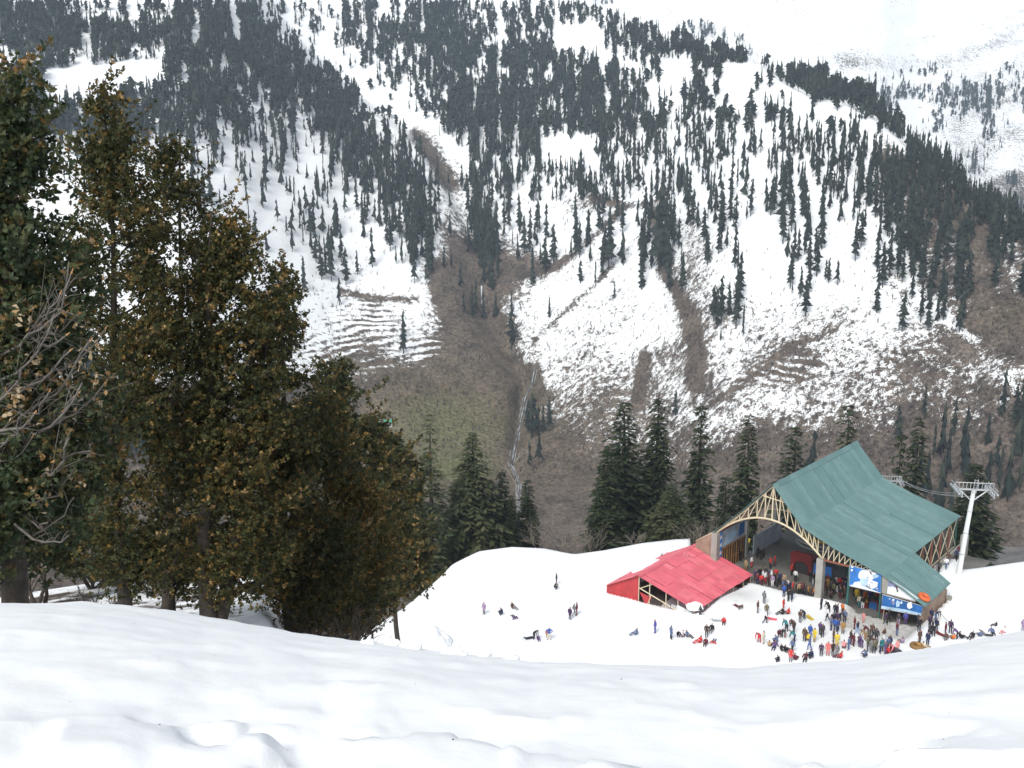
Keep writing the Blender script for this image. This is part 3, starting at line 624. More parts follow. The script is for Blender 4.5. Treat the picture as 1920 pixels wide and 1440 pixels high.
# ------------------------------------------------------------------ evergreen oaks on the left
def leaf_cloud(pos, nrm, L, wid, tint, r):
    """one folded leaf (two triangles) per row of pos"""
    n = len(pos); d = r.normal(size=(n, 3)) + nrm; d /= np.linalg.norm(d, axis=1)[:, None]
    s = np.cross(d, r.normal(size=(n, 3))); s /= np.linalg.norm(s, axis=1)[:, None] + 1e-9; up_ = np.cross(s, d)
    L = L[:, None]; a = pos; b = pos + d * L * .5 + s * L * wid + up_ * L * .12; c = pos + d * L; e = pos + d * L * .5 - s * L * wid + up_ * L * .12
    v = np.stack([a, b, c, e], 1).reshape(-1, 3); i = np.arange(n)[:, None] * 4
    f = np.concatenate([i + [0, 1, 2], i + [0, 2, 3]], 1).reshape(-1, 3)
    return v, f, np.repeat(tint, 4)
def oak(label, rng_m, base_u, apex, outline, leaves, leaf, tint0, seed, m_leaf=None, depth=0.8, trunk_r=0.2, lean=0.0, stems=1, limbs=26, clump=0.34):
    r = np.random.default_rng(seed); ol = np.array(outline, float); c_ = (ol[:, 1] + ol[:, 2]) / 2; w_ = (ol[:, 2] - ol[:, 1]) / 2 * np.interp(ol[:, 0], [ol[0, 0], ol[0, 0] + 260, ol[0, 0] + 520], [.86, .95, 1.10]); ol[:, 1] = c_ - w_; ol[:, 2] = c_ + w_
    bx = at_h(np.array([float(base_u)]), np.array([1150.0]), np.array([rng_m]))[0]; bz = ground(bx[0], bx[1]) - 0.25
    base = np.array([bx[0], bx[1], bz])
    def axis(v):      # centre and half width of the crown at photo height v
        l = np.interp(v, ol[:, 0], ol[:, 1]); rr = np.interp(v, ol[:, 0], ol[:, 2]); return (l + rr) / 2, (rr - l) / 2
    fwd = bx[:2] / np.hypot(*bx[:2]); side = np.array([fwd[1], -fwd[0]])
    def world(u, v, off):
        p = at_h(np.atleast_1d(u), np.atleast_1d(v), np.full(np.size(u), rng_m) + off); return p
    v0, v1 = ol[0, 0], ol[-1, 0]
    # clump centres fill the crown, more of them at its surface
    nC = int(leaves / 26); vs = v0 + (v1 - v0) * r.random(nC * 3); cu, hw = axis(vs)
    keep = r.random(nC * 3) < hw / hw.max(); vs, cu, hw = vs[keep][:nC], cu[keep][:nC], hw[keep][:nC]
    ang = r.uniform(0, 6.283, len(vs)); rad = np.sqrt(r.uniform(0.08, 1, len(vs))); edge = 1.0 + 0.30 * np.sin(ang * 3 + vs / 37.0 + seed) * np.sin(vs / 23.0 + seed)
    pxm = FOC / (rng_m * 1.12)
    uu_ = cu + np.cos(ang) * rad * hw * edge; dd = np.sin(ang) * rad * hw / pxm * depth
    tips = world(uu_, vs, dd)
    # holes through the crown
    hole = (vnoise(uu_ / 30.0, vs / 26.0, seed + 100) > 0.40) & (vnoise(uu_ / 70.0, vs / 45.0, seed + 150) > .15 * sstep(900 - vs, 0, 150)); tips = tips[hole]; rad = rad[hole]; vs = vs[hole]
    top = np.array(world(apex[0], apex[1], 0.0)[0])
    root = empty('oak_tree', base); tag(root, label, 'tree', 'evergreen oaks on the left')
    # trunk stems
    wood = MB(); stem_pts = []
    for k in range(stems):
        ph = 6.28 * k / stems + seed; tp = top if k == 0 else np.array(world(axis(v0 + (v1 - v0) * .3)[0] + 40 * math.cos(ph), v0 + (v1 - v0) * (.2 + .1 * k), .6 * math.sin(ph))[0])
        P = []; n = 14
        for i in range(n):
            q = i / (n - 1); w = base * (1 - q) + tp * q; w = w + np.array([math.sin(q * 7 + ph), math.cos(q * 5 + ph), 0]) * 0.09 * math.sin(q * 3.14) * (rng_m / 22)
            if stems > 1: w = w + np.array([math.cos(ph), math.sin(ph), 0]) * trunk_r * 1.6 * math.sin(min(q * 2, 1) * 1.57)
            P.append(w - base)
        rr = [trunk_r * (1 - .93 * (i / (n - 1)) ** .8) * (1.35 if i == 0 else 1) for i in range(n)]
        tm = MB().path(P, rr, 9); tm.build('trunk', M_BARK, root, True); stem_pts.append((np.array(P), np.array(rr)))
    # limbs: curved, from a stem up and out to clumps, then twigs to the other clumps
    idx = r.permutation(len(tips))[:limbs * 9]; hubs = []
    for j, i in enumerate(idx):
        tip = tips[i] - base; P, rr = stem_pts[j % stems]
        if j < limbs:
            zt = tip[2] - abs(r.normal(0, .5)) - 0.55 * np.linalg.norm(tip[:2] - np.array([np.interp(tip[2], P[:, 2], P[:, 0]), np.interp(tip[2], P[:, 2], P[:, 1])]))
            zt = max(zt, P[-1][2] * .08); a = np.array([np.interp(zt, P[:, 2], P[:, 0]), np.interp(zt, P[:, 2], P[:, 1]), zt]); w0 = np.interp(zt, P[:, 2], rr) * .5
        else:
            hp = np.array(hubs); q = np.argmin(np.linalg.norm(hp - tip, axis=1)); a = hp[q]; w0 = trunk_r * .06
        mid = (a + tip) / 2 + r.normal(0, .12, 3) * np.linalg.norm(tip - a) * .5 + np.array([0, 0, -.08])
        pts_ = [a, a * .6 + mid * .4, mid, mid * .4 + tip * .6, tip]; w0 = max(w0, .012)
        (wood if j >= limbs else wood).path(pts_, [w0, w0 * .8, w0 * .6, w0 * .42, w0 * .2], 4)
        hubs += [mid, mid * .5 + tip * .5]
    # feathery sprigs standing out of the crown
    out_ = np.nonzero(rad > .72)[0]; out_ = r.permutation(out_)[:150]; SP = []
    for i in out_:
        c0 = np.array([np.interp(tips[i][2] - base[2], stem_pts[0][0][:, 2], stem_pts[0][0][:, 0]), np.interp(tips[i][2] - base[2], stem_pts[0][0][:, 2], stem_pts[0][0][:, 1]), tips[i][2] - base[2]])
        d = tips[i] - base - c0; d[2] = np.linalg.norm(d) * r.uniform(.1, 1.0); d /= np.linalg.norm(d) + 1e-9; ln = clump * r.uniform(1.0, 2.3); p0 = tips[i] - base; p1 = p0 + d * ln + np.array([0, 0, .1 * ln])
        wood.path([p0, (p0 + p1) / 2 - np.array([0, 0, .04]), p1], [.009, .007, .003], 3)
        for q in np.linspace(.25, 1, 6): SP.append(p0 * (1 - q) + p1 * q)
    SP = np.array(SP) if SP else np.zeros((0, 3))
    wd = wood.build('limbs', M_BARK, root, True); wd['kind'] = 'stuff'
    # leaves
    K_ = 7; per = max(1, int(leaves / max(1, len(tips)) / K_)); m_ = len(tips) * per; n = m_ * K_       # rosettes of seven leaves at the twig ends
    rc = r.normal(size=(m_, 3)); rc *= (r.random(m_) ** .45 * clump / (np.linalg.norm(rc, axis=1) + 1e-9))[:, None] * np.array([1.15, 1.15, .6])
    hub_ = np.repeat(tips - base, per, 0) + rc - np.array([0, 0, .5]) * (np.hypot(rc[:, 0], rc[:, 1]) ** 2 / clump)[:, None]
    hub_ = np.concatenate([hub_, SP]); rc = np.concatenate([rc, r.normal(0, clump * .5, SP.shape)])
    m_ = len(hub_); n = m_ * K_
    ax = rc / clump + np.array([0, 0, .55]) + r.normal(0, .3, (m_, 3)); ax /= np.linalg.norm(ax, axis=1)[:, None]
    ti_ = tint0 - .01 + 0.30 * np.concatenate([np.repeat(r.random(len(tips)) - .5, per), r.random(len(SP)) - .3]) + r.normal(0, .17, m_) + .42 * fbm(hub_[:, 0] * .9 * 21 / rng_m, hub_[:, 2] * .9 * 21 / rng_m, 3, seed)
    ti_ = np.where(r.random(m_) < .05, ti_ + .28, ti_); tint = np.clip(np.repeat(ti_, K_) + r.normal(0, .07, n), 0, 1)
    cen = np.repeat(hub_, K_, 0) + r.normal(0, .12 * leaf, (n, 3))
    v, f, tt = leaf_cloud(cen, np.repeat(ax, K_, 0) * .8, leaf * r.uniform(.7, 1.3, n), .3, tint, r)
    fo_ = link('foliage', np_mesh('oak_foliage', v, f, [m_leaf or M_OAK], attrs={'tint': tt}), root); fo_['kind'] = 'stuff'
    return root
oak('tall oak at the left edge with lopped bare branches and the biggest leaves', 13.0, 8, (20, 118), [(110, 8, 32), (200, -60, 62), (300, -80, 92), (400, -100, 140), (500, -120, 150), (600, -130, 150), (700, -140, 150), (800, -140, 165), (900, -140, 150), (1000, -140, 110), (1070, -120, 60)], 58000, .074, .46, 1, M_OAKG, .8, .2)
oak('tallest slim oak with a bare pointed top, second from the left edge', 21.0, 232, (193, 160), [(152, 186, 204), (205, 168, 226), (260, 142, 240), (320, 152, 270), (400, 138, 300), (500, 145, 325), (600, 175, 345), (700, 180, 330), (800, 165, 320), (900, 170, 320), (1000, 175, 310), (1060, 185, 300), (1100, 215, 270)], 64000, .070, .46, 2, None, .8, .17)
oak('dark oak with a narrow top between the tall slim oak and the broad brown oak', 23.5, 312, (338, 250), [(245, 328, 346), (300, 292, 352), (360, 272, 368), (420, 262, 396), (520, 252, 425), (620, 262, 430), (720, 262, 420), (820, 272, 420), (920, 290, 410), (1010, 290, 400), (1080, 295, 395), (1115, 310, 370)], 52000, .070, .43, 3, None, .8, .17)
oak('broad brown leaved oak with twin trunks and a rounded right shoulder', 21.5, 393, (425, 395), [(392, 415, 440), (450, 382, 478), (520, 362, 530), (600, 345, 558), (700, 345, 545), (800, 352, 552), (900, 362, 560), (1000, 372, 540), (1060, 375, 520), (1120, 390, 490)], 88000, .072, .50, 4, None, .8, .21, 0, 2, 30)
oak('low spreading oak right of the twin trunks whose branches sweep the snow', 24.5, 545, (528, 505), [(498, 515, 538), (560, 482, 558), (640, 462, 570), (740, 452, 590), (840, 450, 630), (940, 458, 650), (1040, 480, 660), (1110, 505, 650), (1170, 540, 690)], 92000, .076, .51, 5, None, .8, .18, 0, 2, 34)
oak('orange tinged bushy oak at the right end of the near oaks', 26.5, 640, (607, 738), [(735, 592, 622), (800, 560, 655), (860, 545, 690), (940, 545, 728), (1000, 552, 738), (1060, 565, 728), (1120, 582, 715), (1175, 610, 692)], 66000, .08, .6, 6, None, .8, .14, 0, 1, 26)
oak('dark pointed oak rising behind the orange tinged oak', 58.0, 672, (638, 680), [(672, 632, 644), (720, 614, 668), (780, 602, 690), (850, 602, 725), (920, 602, 742), (1000, 612, 752), (1080, 625, 740), (1130, 645, 735)], 30000, .24, .42, 7, None, .8, .3, 0, 1, 24, .75)
oak('olive oak standing in the hollow at the left edge of the snow field', 80.0, 757, (728, 795), [(790, 718, 736), (850, 695, 768), (920, 690, 780), (1000, 690, 792), (1060, 695, 798), (1110, 715, 780)], 28000, .32, .46, 8, None, .8, .35, 0, 1, 24, 1.0)
oak('low dark leafy bush behind the trunk of the tallest slim oak', 34.0, 180, (175, 955), [(945, 160, 195), (985, 130, 230), (1030, 110, 260), (1075, 120, 250)], 9000, .1, .36, 11, None, .8, .08, 0, 3, 16, .4)
oak('low brown leafy bush between the dark oak and the twin trunks', 33.0, 335, (330, 960), [(950, 310, 350), (1000, 290, 400), (1050, 285, 420), (1100, 300, 400)], 8000, .1, .5, 12, None, .8, .08, 0, 3, 16, .4)
oak('low dark leafy bush beside the oak at the left edge', 31.0, 75, (80, 985), [(975, 65, 95), (1010, 45, 125), (1060, 40, 140)], 6000, .1, .36, 13, None, .8, .08, 0, 3, 14, .35)
# lopped, leafless branches of the oak at the left edge
t0 = next(o for o in C.objects if o.get('label', '').startswith('tall oak at the left edge'))
for i in range(30):
    u0 = random.uniform(-30, 70); v_ = random.uniform(560, 1010); du = random.uniform(50, 150); dv = -du * random.uniform(.15, 1.25) if i < 23 else random.uniform(0, 30); r0 = 12.0 + random.uniform(-.4, .3)
    a = at_h(np.array([u0]), np.array([v_]), np.array([r0 + .4]))[0]; b = at_h(np.array([u0 + du]), np.array([v_ + dv]), np.array([r0 - .5]))[0]
    o_ = np.array(t0.location); w0 = random.uniform(.006, .014); ln = np.linalg.norm(b - a); P_ = []
    for q in np.linspace(0, 1, 7): P_.append(a * (1 - q) + b * q - o_ + np.array([0, 0, -.10 * ln * math.sin(q * 3.14)]) + np.array([random.gauss(0, .018) for _ in range(3)]) * ln)
    mb = MB().path(P_, [w0 * (1.7 - 1.0 * q) for q in np.linspace(0, 1, 7)], 5)
    for k in (2, 3, 4, 5):
        for _ in range(2):
            e = P_[k] + (P_[-1] - P_[k]) * random.uniform(.3, .6) + np.array([random.gauss(0, .12) for _ in range(3)]); mb.path([P_[k], (P_[k] + e) / 2 + np.array([0, 0, .02]), e], [w0 * .5, w0 * .4, w0 * .15], 3)
    br = mb.build('lopped_branch', M_DEAD, t0, True)
    if i % 2 == 0:
        d = (P_[-1] - P_[-2]); d /= np.linalg.norm(d); MB().bar(P_[-1] - d * .03, P_[-1] + d * .03, w0 * .9, 6, 0, w0 * .3).build('cut_end', M_CUT, br)
# leaf sprays on those branches, larger and paler
r = np.random.default_rng(77); ps = at_h(r.uniform(0, 190, 60), r.uniform(560, 960, 60), 11.8 + r.normal(0, .2, 60)) - np.array(t0.location)
n = 60 * 12; cen = np.repeat(ps, 12, 0) + r.normal(0, .055, (n, 3)); v, f, tt = leaf_cloud(cen, r.normal(0, .6, (n, 3)), r.uniform(.05, .09, n), .3, np.clip(np.repeat(r.choice([.35, .5, .9, .99, .45], 60), 12) + r.normal(0, .08, n), 0, 1), r)
o_ = link('leaf_spray', np_mesh('leaf_spray', v, f, [M_OAKG], attrs={'tint': tt}), t0); o_['kind'] = 'stuff'

# ------------------------------------------------------------------ conifers and bare trees at the back edge of the snow field
def conifer_parts(H, R, whorls, seed, droop=.28, m=None, fr=.55, dens=8, power=.8, bare_low=.05):
    r = np.random.default_rng(seed); P = []; D = []; U = []; T = []; tw = MB()
    tw.path([(0, 0, 0), (r.normal(0, .05), r.normal(0, .05), H * .4), (r.normal(0, .08), 0, H * .75), (0, 0, H * .99)], [.026 * H * .62, .02 * H * .62, .012 * H * .6, .02], 7)
    for k in range(whorls):
        q = (k + r.random() * .6) / whorls; z = H * (bare_low + (1 - bare_low) * q)
        rad = R * ((1 - q) ** power * .93 + .05) * r.uniform(.72, 1.15)
        for b in range(max(4, int(dens * (1 - .4 * q)))):
            a = r.uniform(0, 6.28); ln = rad * r.uniform(.55, 1.12); dr = droop * r.uniform(.5, 1.5); tb = r.random()
            lift = .18 * ln
            if ln > .8 and b % 2 == 0: tw.bar((0, 0, z), (ln * .9 * math.cos(a), ln * .9 * math.sin(a), z + lift - dr * ln), .03, 3, 0, .012, False)
            steps = max(2, int(ln / (fr * .42)))
            for s_ in range(steps):
                w = (s_ + .6) / steps; x = ln * w
                for sd in (-1, 1):
                    P.append((x * math.cos(a), x * math.sin(a), z + lift * math.sin(w * 3.14) - dr * ln * w * w))
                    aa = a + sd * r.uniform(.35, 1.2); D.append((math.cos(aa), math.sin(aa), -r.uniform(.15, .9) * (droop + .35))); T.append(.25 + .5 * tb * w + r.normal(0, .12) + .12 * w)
    P = np.array(P); D = np.array(D); D /= np.linalg.norm(D, axis=1)[:, None]; n = len(P); L = fr * r.uniform(.6, 1.25, n) * np.clip(.45 + 1.2 * (1 - P[:, 2] / H), .5, 1.1)
    s = np.cross(D, np.array([0, 0, 1.0]) + r.normal(0, .35, (n, 3))); s /= np.linalg.norm(s, axis=1)[:, None]; L = L[:, None]
    v = np.stack([P, P + D * L * .45 + s * L * .2, P + D * L, P + D * L * .45 - s * L * .2 - np.array([0, 0, .05])], 1).reshape(-1, 3)
    i = np.arange(n)[:, None] * 4; f = np.concatenate([i + [0, 1, 2], i + [0, 2, 3]], 1).reshape(-1, 3)
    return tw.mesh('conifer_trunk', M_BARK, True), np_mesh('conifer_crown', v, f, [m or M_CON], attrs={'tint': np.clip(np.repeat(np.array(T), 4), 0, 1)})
PROTO = {'dark': [conifer_parts(25, 3.1, 62, 201 + k, .32, M_CON, 1.15, 11, .5) for k in range(3)], 'wide': [conifer_parts(25, 4.6, 56, 211, .5, M_CONL, 1.1, 13, .62)],
         'light': [conifer_parts(25, 3.0, 40, 221, .24, M_CONL, 1.0, 10, .6)], 'slim': [conifer_parts(25, 2.2, 58, 231 + k, .32, M_CON, 1.05, 10, .42) for k in range(2)]}
NEARC = [('dark', 1172, 752, 168, 92, 'tall full dark fir, left one of the two tallest by the snow edge'), ('dark', 1140, 838, 160, 70, 'lower dark fir at the left flank of the tallest pair by the snow edge'),
('dark', 1236, 744, 175, 82, 'tall gappy dark fir, right one of the two tallest by the snow edge'), ('slim', 1316, 756, 178, 62, 'slender dark fir directly above the bare grey bush beside the hall'),
('dark', 1406, 776, 172, 74, 'dense dark fir just left of the hall ridge, above the trusses'), ('wide', 1262, 905, 155, 84, 'low yellow green young fir between the tall firs behind the red shed'),
('slim', 1362, 892, 168, 56, 'short dark fir at the left foot of the dense fir by the trusses'), ('dark', 1494, 797, 185, 92, 'broad topped fir rising behind the truss end of the green roof'),
('slim', 1594, 752, 195, 66, 'fir whose top shows just above the peak of the green roof'), ('slim', 1692, 806, 200, 52, 'thin fir with bare branches behind the right side of the green roof'),
('dark', 1726, 780, 195, 66, 'dark fir behind the right end of the green roof ridge'), ('dark', 1832, 868, 172, 86, 'dark fir standing behind the white cable tower'),
('light', 806, 772, 158, 70, 'open branched cedar with a visible trunk at the right side of the oaks'), ('wide', 886, 808, 165, 130, 'broad drooping pale green cedar in front of the valley stream'),
('dark', 941, 884, 168, 56, 'dark narrow fir right behind the broad drooping cedar'), ('slim', 990, 898, 170, 42, 'slim dark fir standing right beside the stream line at the snow edge'), ('slim', 960, 928, 165, 34, 'smallest slim fir between the drooping cedar and the stream'),
('slim', 858, 905, 168, 56, 'half hidden fir between the open cedar and the drooping cedar')]
for i, (kd, u, v, h, wpx, lb) in enumerate(NEARC):
    tp = at_h(np.array([float(u)]), np.array([float(v)]), np.array([float(h)]))[0]; gz = ground(tp[0], tp[1]) - .3; H = tp[2] - gz
    root = empty('conifer', (tp[0], tp[1], gz), random.uniform(0, 6.28)); tag(root, lb, 'tree', 'conifers behind the snow field')
    a, b = PROTO[kd][i % len(PROTO[kd])]; R0 = {'dark': 3.1, 'wide': 4.6, 'light': 3.0, 'slim': 2.2}[kd]; w = (wpx / 2 * h * 1.06 / FOC) / R0 / .80
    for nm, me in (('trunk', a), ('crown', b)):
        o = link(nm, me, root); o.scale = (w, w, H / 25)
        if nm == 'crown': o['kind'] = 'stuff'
def bare_tree(name, label, u, vtop, h, wpx, seed, n0=7, m=None, group=None, depth=4, gz=None, cat='bush'):
    r = random.Random(seed); tp = at_h(np.array([float(u)]), np.array([float(vtop)]), np.array([float(h)]))[0]; gz = (ground(tp[0], tp[1]) if gz is None else gz) - .2; H = tp[2] - gz; Wd = wpx / 2 * h * 1.06 / FOC
    b = MB(); Hc = min(H, Wd * 2.6); z0 = H - Hc
    root = empty(name, (tp[0], tp[1], gz)); tag(root, label, cat, group)
    st = MB()
    def grow(p, d, ln, rad, lv):
        if lv == 0: return
        q = p + d * ln; mid = p + d * ln * .5 + Vector((r.gauss(0, .05), r.gauss(0, .05), 0)) * ln; (st if lv == depth else b).path([p, mid, q], [rad, rad * .8, rad * .6], 3)
        for k in range(3 if lv > 1 else 2):
            nd = (d + Vector((r.gauss(0, .5), r.gauss(0, .5), r.gauss(.12, .3)))).normalized(); grow(p + (q - p) * r.uniform(.45, 1), nd, ln * r.uniform(.55, .8), rad * .55, lv - 1)
    if z0 > .5:
        for k in range(3): st.bar((r.gauss(0, .3), r.gauss(0, .3), 0), (r.gauss(0, .2), r.gauss(0, .2), z0), .12, 5)
    for k in range(n0):
        a = 6.28 * k / n0 + r.random(); d = Vector((math.cos(a) * .7 * Wd / Hc * 1.6, math.sin(a) * .7 * Wd / Hc * 1.6, r.uniform(.7, 1.1))).normalized()
        grow(Vector((0, 0, z0)), d, Hc * .42, .03 + .004 * H, depth)
    st.build('stem', m or M_TWIG, root); o = b.build('twigs', m or M_TWIG, root); o['kind'] = 'stuff'
    return root
bare_tree('bare_bush', 'large leafless grey bush behind the snow edge, left of the tall dark firs', 1062, 955, 150, 150, 1, 10, None, 'leafless bushes behind the snow edge')
bare_tree('bare_bush', 'leafless pale bush under the tall dark firs behind the snow edge', 1190, 985, 148, 90, 2, 7, None, 'leafless bushes behind the snow edge')
bare_tree('bare_bush', 'round pale leafless bush beside the truss of the hall', 1332, 950, 150, 96, 3, 10, None, 'leafless bushes behind the snow edge')
bare_tree('bare_bush', 'thin leafless bush beside the slim fir at the stream', 1010, 965, 152, 70, 4, 7, None, 'leafless bushes behind the snow edge')
bare_tree('bare_bush', 'leafless bush with reddish stems at the dip of the snow edge', 1110, 965, 155, 80, 5, 7, None, 'leafless bushes behind the snow edge')
bare_tree('dead_tree', 'bare brown trunk of a dead tree beside the dense fir', 1432, 858, 165, 26, 6, 4, M_TWIG, None, 3, None, 'tree')
bare_tree('bare_bush', 'dark tangle of bare twigs on the snow under the spreading oak', 610, 1105, 22.5, 210, 7, 12, M_BARK, 'leafless brush under the oaks')
bare_tree('bare_bush', 'low brush on the snow between the two left trunks', 165, 1085, 24, 110, 8, 9, M_BARK, 'leafless brush under the oaks')
bare_tree('bare_bush', 'brown brush beside the trunk of the slim oak', 290, 1060, 30, 100, 9, 9, M_BARK, 'leafless brush under the oaks')

# ------------------------------------------------------------------ the ropeway hall
RZ = -math.radians(39.9)
M_GRN = mat('green_sheet_metal', (0.10, 0.19, 0.185), 0.5, 0.0, var=0.08, scale=0.6, spec=0.4)
M_GRN2 = mat('green_sheet_metal_worn', (0.12, 0.21, 0.205), 0.55, 0.0, var=0.12, scale=0.9, spec=0.4)
M_CREAM = mat('cream_steel_paint', (0.56, 0.49, 0.34), 0.6, var=0.12, scale=1.5)
M_CONC = mat('grey_concrete', (0.30, 0.29, 0.26), 0.9, var=0.22, scale=0.7, bump=0.3, bscale=6)
M_SLAB = mat('worn_concrete_floor', (0.15, 0.145, 0.13), 0.85, var=0.35, scale=0.35)
M_RUST = mat('red_oxide_steel', (0.22, 0.075, 0.045), 0.7, var=0.25, scale=1)
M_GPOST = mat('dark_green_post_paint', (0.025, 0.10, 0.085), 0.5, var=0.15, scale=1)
M_BRN = mat('brown_plaster', (0.27, 0.19, 0.14), 0.9, var=0.2, scale=0.8)
M_WOOD = mat('orange_varnished_wood', (0.34, 0.16, 0.045), 0.5, var=0.3, scale=2)
M_DARK = mat('dark_interior', (0.03, 0.03, 0.032), 0.8)
M_BLUE = mat('poster_blue', (0.035, 0.21, 0.62), 0.5, var=0.35, scale=0.35)
M_BLUED = mat('poster_deep_blue', (0.02, 0.12, 0.36), 0.5, var=0.25, scale=0.5)
M_WHT = mat('poster_white', (0.78, 0.80, 0.82), 0.6, var=0.06, scale=2)
M_PGR = mat('poster_grey', (0.34, 0.38, 0.42), 0.6, var=0.25, scale=0.6)
M_PLB = mat('poster_pale_blue', (0.40, 0.56, 0.70), 0.6, var=0.2, scale=1)
M_PMV = mat('poster_mauve', (0.22, 0.22, 0.36), 0.6, var=0.5, scale=1.6)
M_INK = mat('poster_black', (0.03, 0.03, 0.045), 0.6)
M_REDP = mat('red_booth_paint', (0.16, 0.018, 0.016), 0.5, var=0.2, scale=1)
M_YEL = mat('yellow_machine_paint', (0.5, 0.36, 0.03), 0.5, var=0.25, scale=1)
M_STEEL = mat('galvanised_steel', (0.42, 0.44, 0.45), 0.45, 0.3, var=0.15, scale=1)
M_TOWER = mat('white_tower_paint', (0.66, 0.69, 0.68), 0.5, var=0.08, scale=0.4)
M_ORG = mat('orange_rubber', (0.6, 0.12, 0.03), 0.5, var=0.15, scale=3)
M_RED = mat('red_sheet_metal', (0.64, 0.125, 0.16), 0.5, var=0.14, scale=0.5)
M_RED2 = mat('red_sheet_metal_faded', (0.68, 0.16, 0.19), 0.55, var=0.16, scale=0.7)
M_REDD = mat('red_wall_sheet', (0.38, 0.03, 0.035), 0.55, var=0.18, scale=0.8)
M_PANEL = mat('pale_grey_panel', (0.55, 0.57, 0.57), 0.6, var=0.08, scale=1)
M_PSNOW = mat('packed_snow', SNOW, 0.8, bump=0.4, bscale=2.5)
H0 = Vector((ORG[0], ORG[1], -53.0)); HR = Matrix.Rotation(RZ, 4, 'Z'); HI = HR.inverted()
def cast(u, v, o, t=None, s=None):
    """local (s, t, z) of the point seen at (u, v) on the plane t = const or s = const of a building at o"""
    d = HI @ Vector(ray(np.array([u]), np.array([v]))[0]); c = HI @ (-o)
    k = (t - c.y) / d.y if t is not None else (s - c.x) / d.x
    return c + d * k
hall = empty('ropeway_hall', H0, RZ); tag(hall, 'large open ropeway hall with a green sheet metal roof and cream steel arch trusses', 'building')
def hp(name, mb, m, smooth=False, parent=None): return mb.build(name, m, parent or hall, smooth)
# roof line of the gable: (s, z)
RT = [(-6.4, 13.4), (-2.3, 8.75), (2.0, 7.0), (8.4, 5.0), (13.3, 2.6)]
LT = [(-6.4, 13.4), (-10.5, 8.95), (-14.5, 5.1)]
def roof_z(s):
    return float(np.interp(s, [-17.3, -14.5, -10.5, -6.4, -2.3, 2.0, 8.4, 13.3], [3.0, 5.1, 8.95, 13.4, 8.75, 7.0, 5.0, 2.6]))
def sheet(name, p00, p10, p11, p01, m, ribs, parent, lift=0.0, th=0.05):
    """corrugated sheet between four corners; ribs run from the p00-p10 edge to the p01-p11 edge"""
    p00, p10, p11, p01 = map(Vector, (p00, p10, p11, p01)); nr = (p10 - p00).cross(p01 - p00).normalized()
    if nr.z < 0: nr = -nr
    vs = []; fs = []
    for k in range(ribs * 4 + 1):
        q = k / (ribs * 4); hgt = lift + (th if k % 4 in (1, 2) else 0.0); qq = q + (-.12 if k % 4 == 1 else .0) / (ribs * 4)
        vs += [p00.lerp(p10, qq) + nr * hgt, p01.lerp(p11, qq) + nr * hgt]
    for k in range(ribs * 4): fs.append((2 * k, 2 * k + 2, 2 * k + 3, 2 * k + 1))
    return MB().add(vs, fs).build(name, m, parent)
rd = random.Random(5)
# front slope, upper and lower flights, and the hidden left slope
def slope(a, b, t0, t1a, t1b, nt_, rows, ribs, overlap=.06):
    for j in range(rows):
        qa, qb = j / rows, (j + 1) / rows
        sa, za = a[0] + (b[0] - a[0]) * qa, a[1] + (b[1] - a[1]) * qa; sb, zb = a[0] + (b[0] - a[0]) * qb, a[1] + (b[1] - a[1]) * qb
        ea = t1a + (t1b - t1a) * qa; eb = t1a + (t1b - t1a) * qb; sb2, zb2 = sb + (b[0] - a[0]) * overlap / rows, zb + (b[1] - a[1]) * overlap / rows
        for k in range(nt_):
            ta0, ta1 = t0 + (ea - t0) * k / nt_, t0 + (ea - t0) * (k + 1) / nt_; tb0, tb1 = t0 + (eb - t0) * k / nt_, t0 + (eb - t0) * (k + 1) / nt_
            l = rd.choice([.0, .0, .01, .02]) + .02 * (rows - j) + .012 * (k % 2)
            sheet('roof_sheet', (sa, ta0, za), (sa, ta1, za), (sb2, tb1, zb2), (sb2, tb0, zb2), M_GRN if rd.random() < .7 else M_GRN2, ribs, hall, l)
slope(RT[0], RT[1], -0.35, 26.5, 26.65, 22, 1, 4, .04)
slope(RT[1], RT[2], -0.35, 26.65, 27.2, 24, 1, 4, .02); slope(RT[2], RT[3], -0.35, 27.2, 27.9, 24, 1, 4, .02)
slope(RT[3], RT[4], -0.35, 9.7, 8.6, 8, 1, 4, .0)
slope(LT[0], LT[1], -0.35, 26.5, 26.5, 13, 1, 5, .0); slope(LT[1], LT[2], -0.35, 26.5, 26.5, 13, 1, 5, .02)
# ridge capping in lengths
for k in range(9):
    t0, t1 = 0.6 + k * 2.9, 0.6 + (k + 1) * 2.9 - .04; c = MB()
    c.add([(-6.4 - .55, t0, 12.86), (-6.4, t0, 13.54), (-6.4 + .5, t0, 13.0), (-6.4 - .55, t1, 12.86), (-6.4, t1, 13.54), (-6.4 + .5, t1, 13.0)], [(0, 3, 4, 1), (1, 4, 5, 2)])
    hp('ridge_cap', c, M_GRN2 if k % 2 else M_GRN)
# eave and gable edge trims
tr = MB()
for (a0, z0), (a1, z1) in zip(RT[:-1], RT[1:]): tr.bar((a0, -.36, z0 - .03), (a1, -.36, z1 - .03), .06)
hp('verge_trim', tr, M_GRN)
hp('eave_trim', MB().bar((8.42, 9.7, 4.95), (8.42, 27.9, 4.95), .07), M_GRN); hp('eave_trim', MB().bar((13.32, -.3, 2.55), (13.32, 8.6, 2.55), .07), M_GRN)
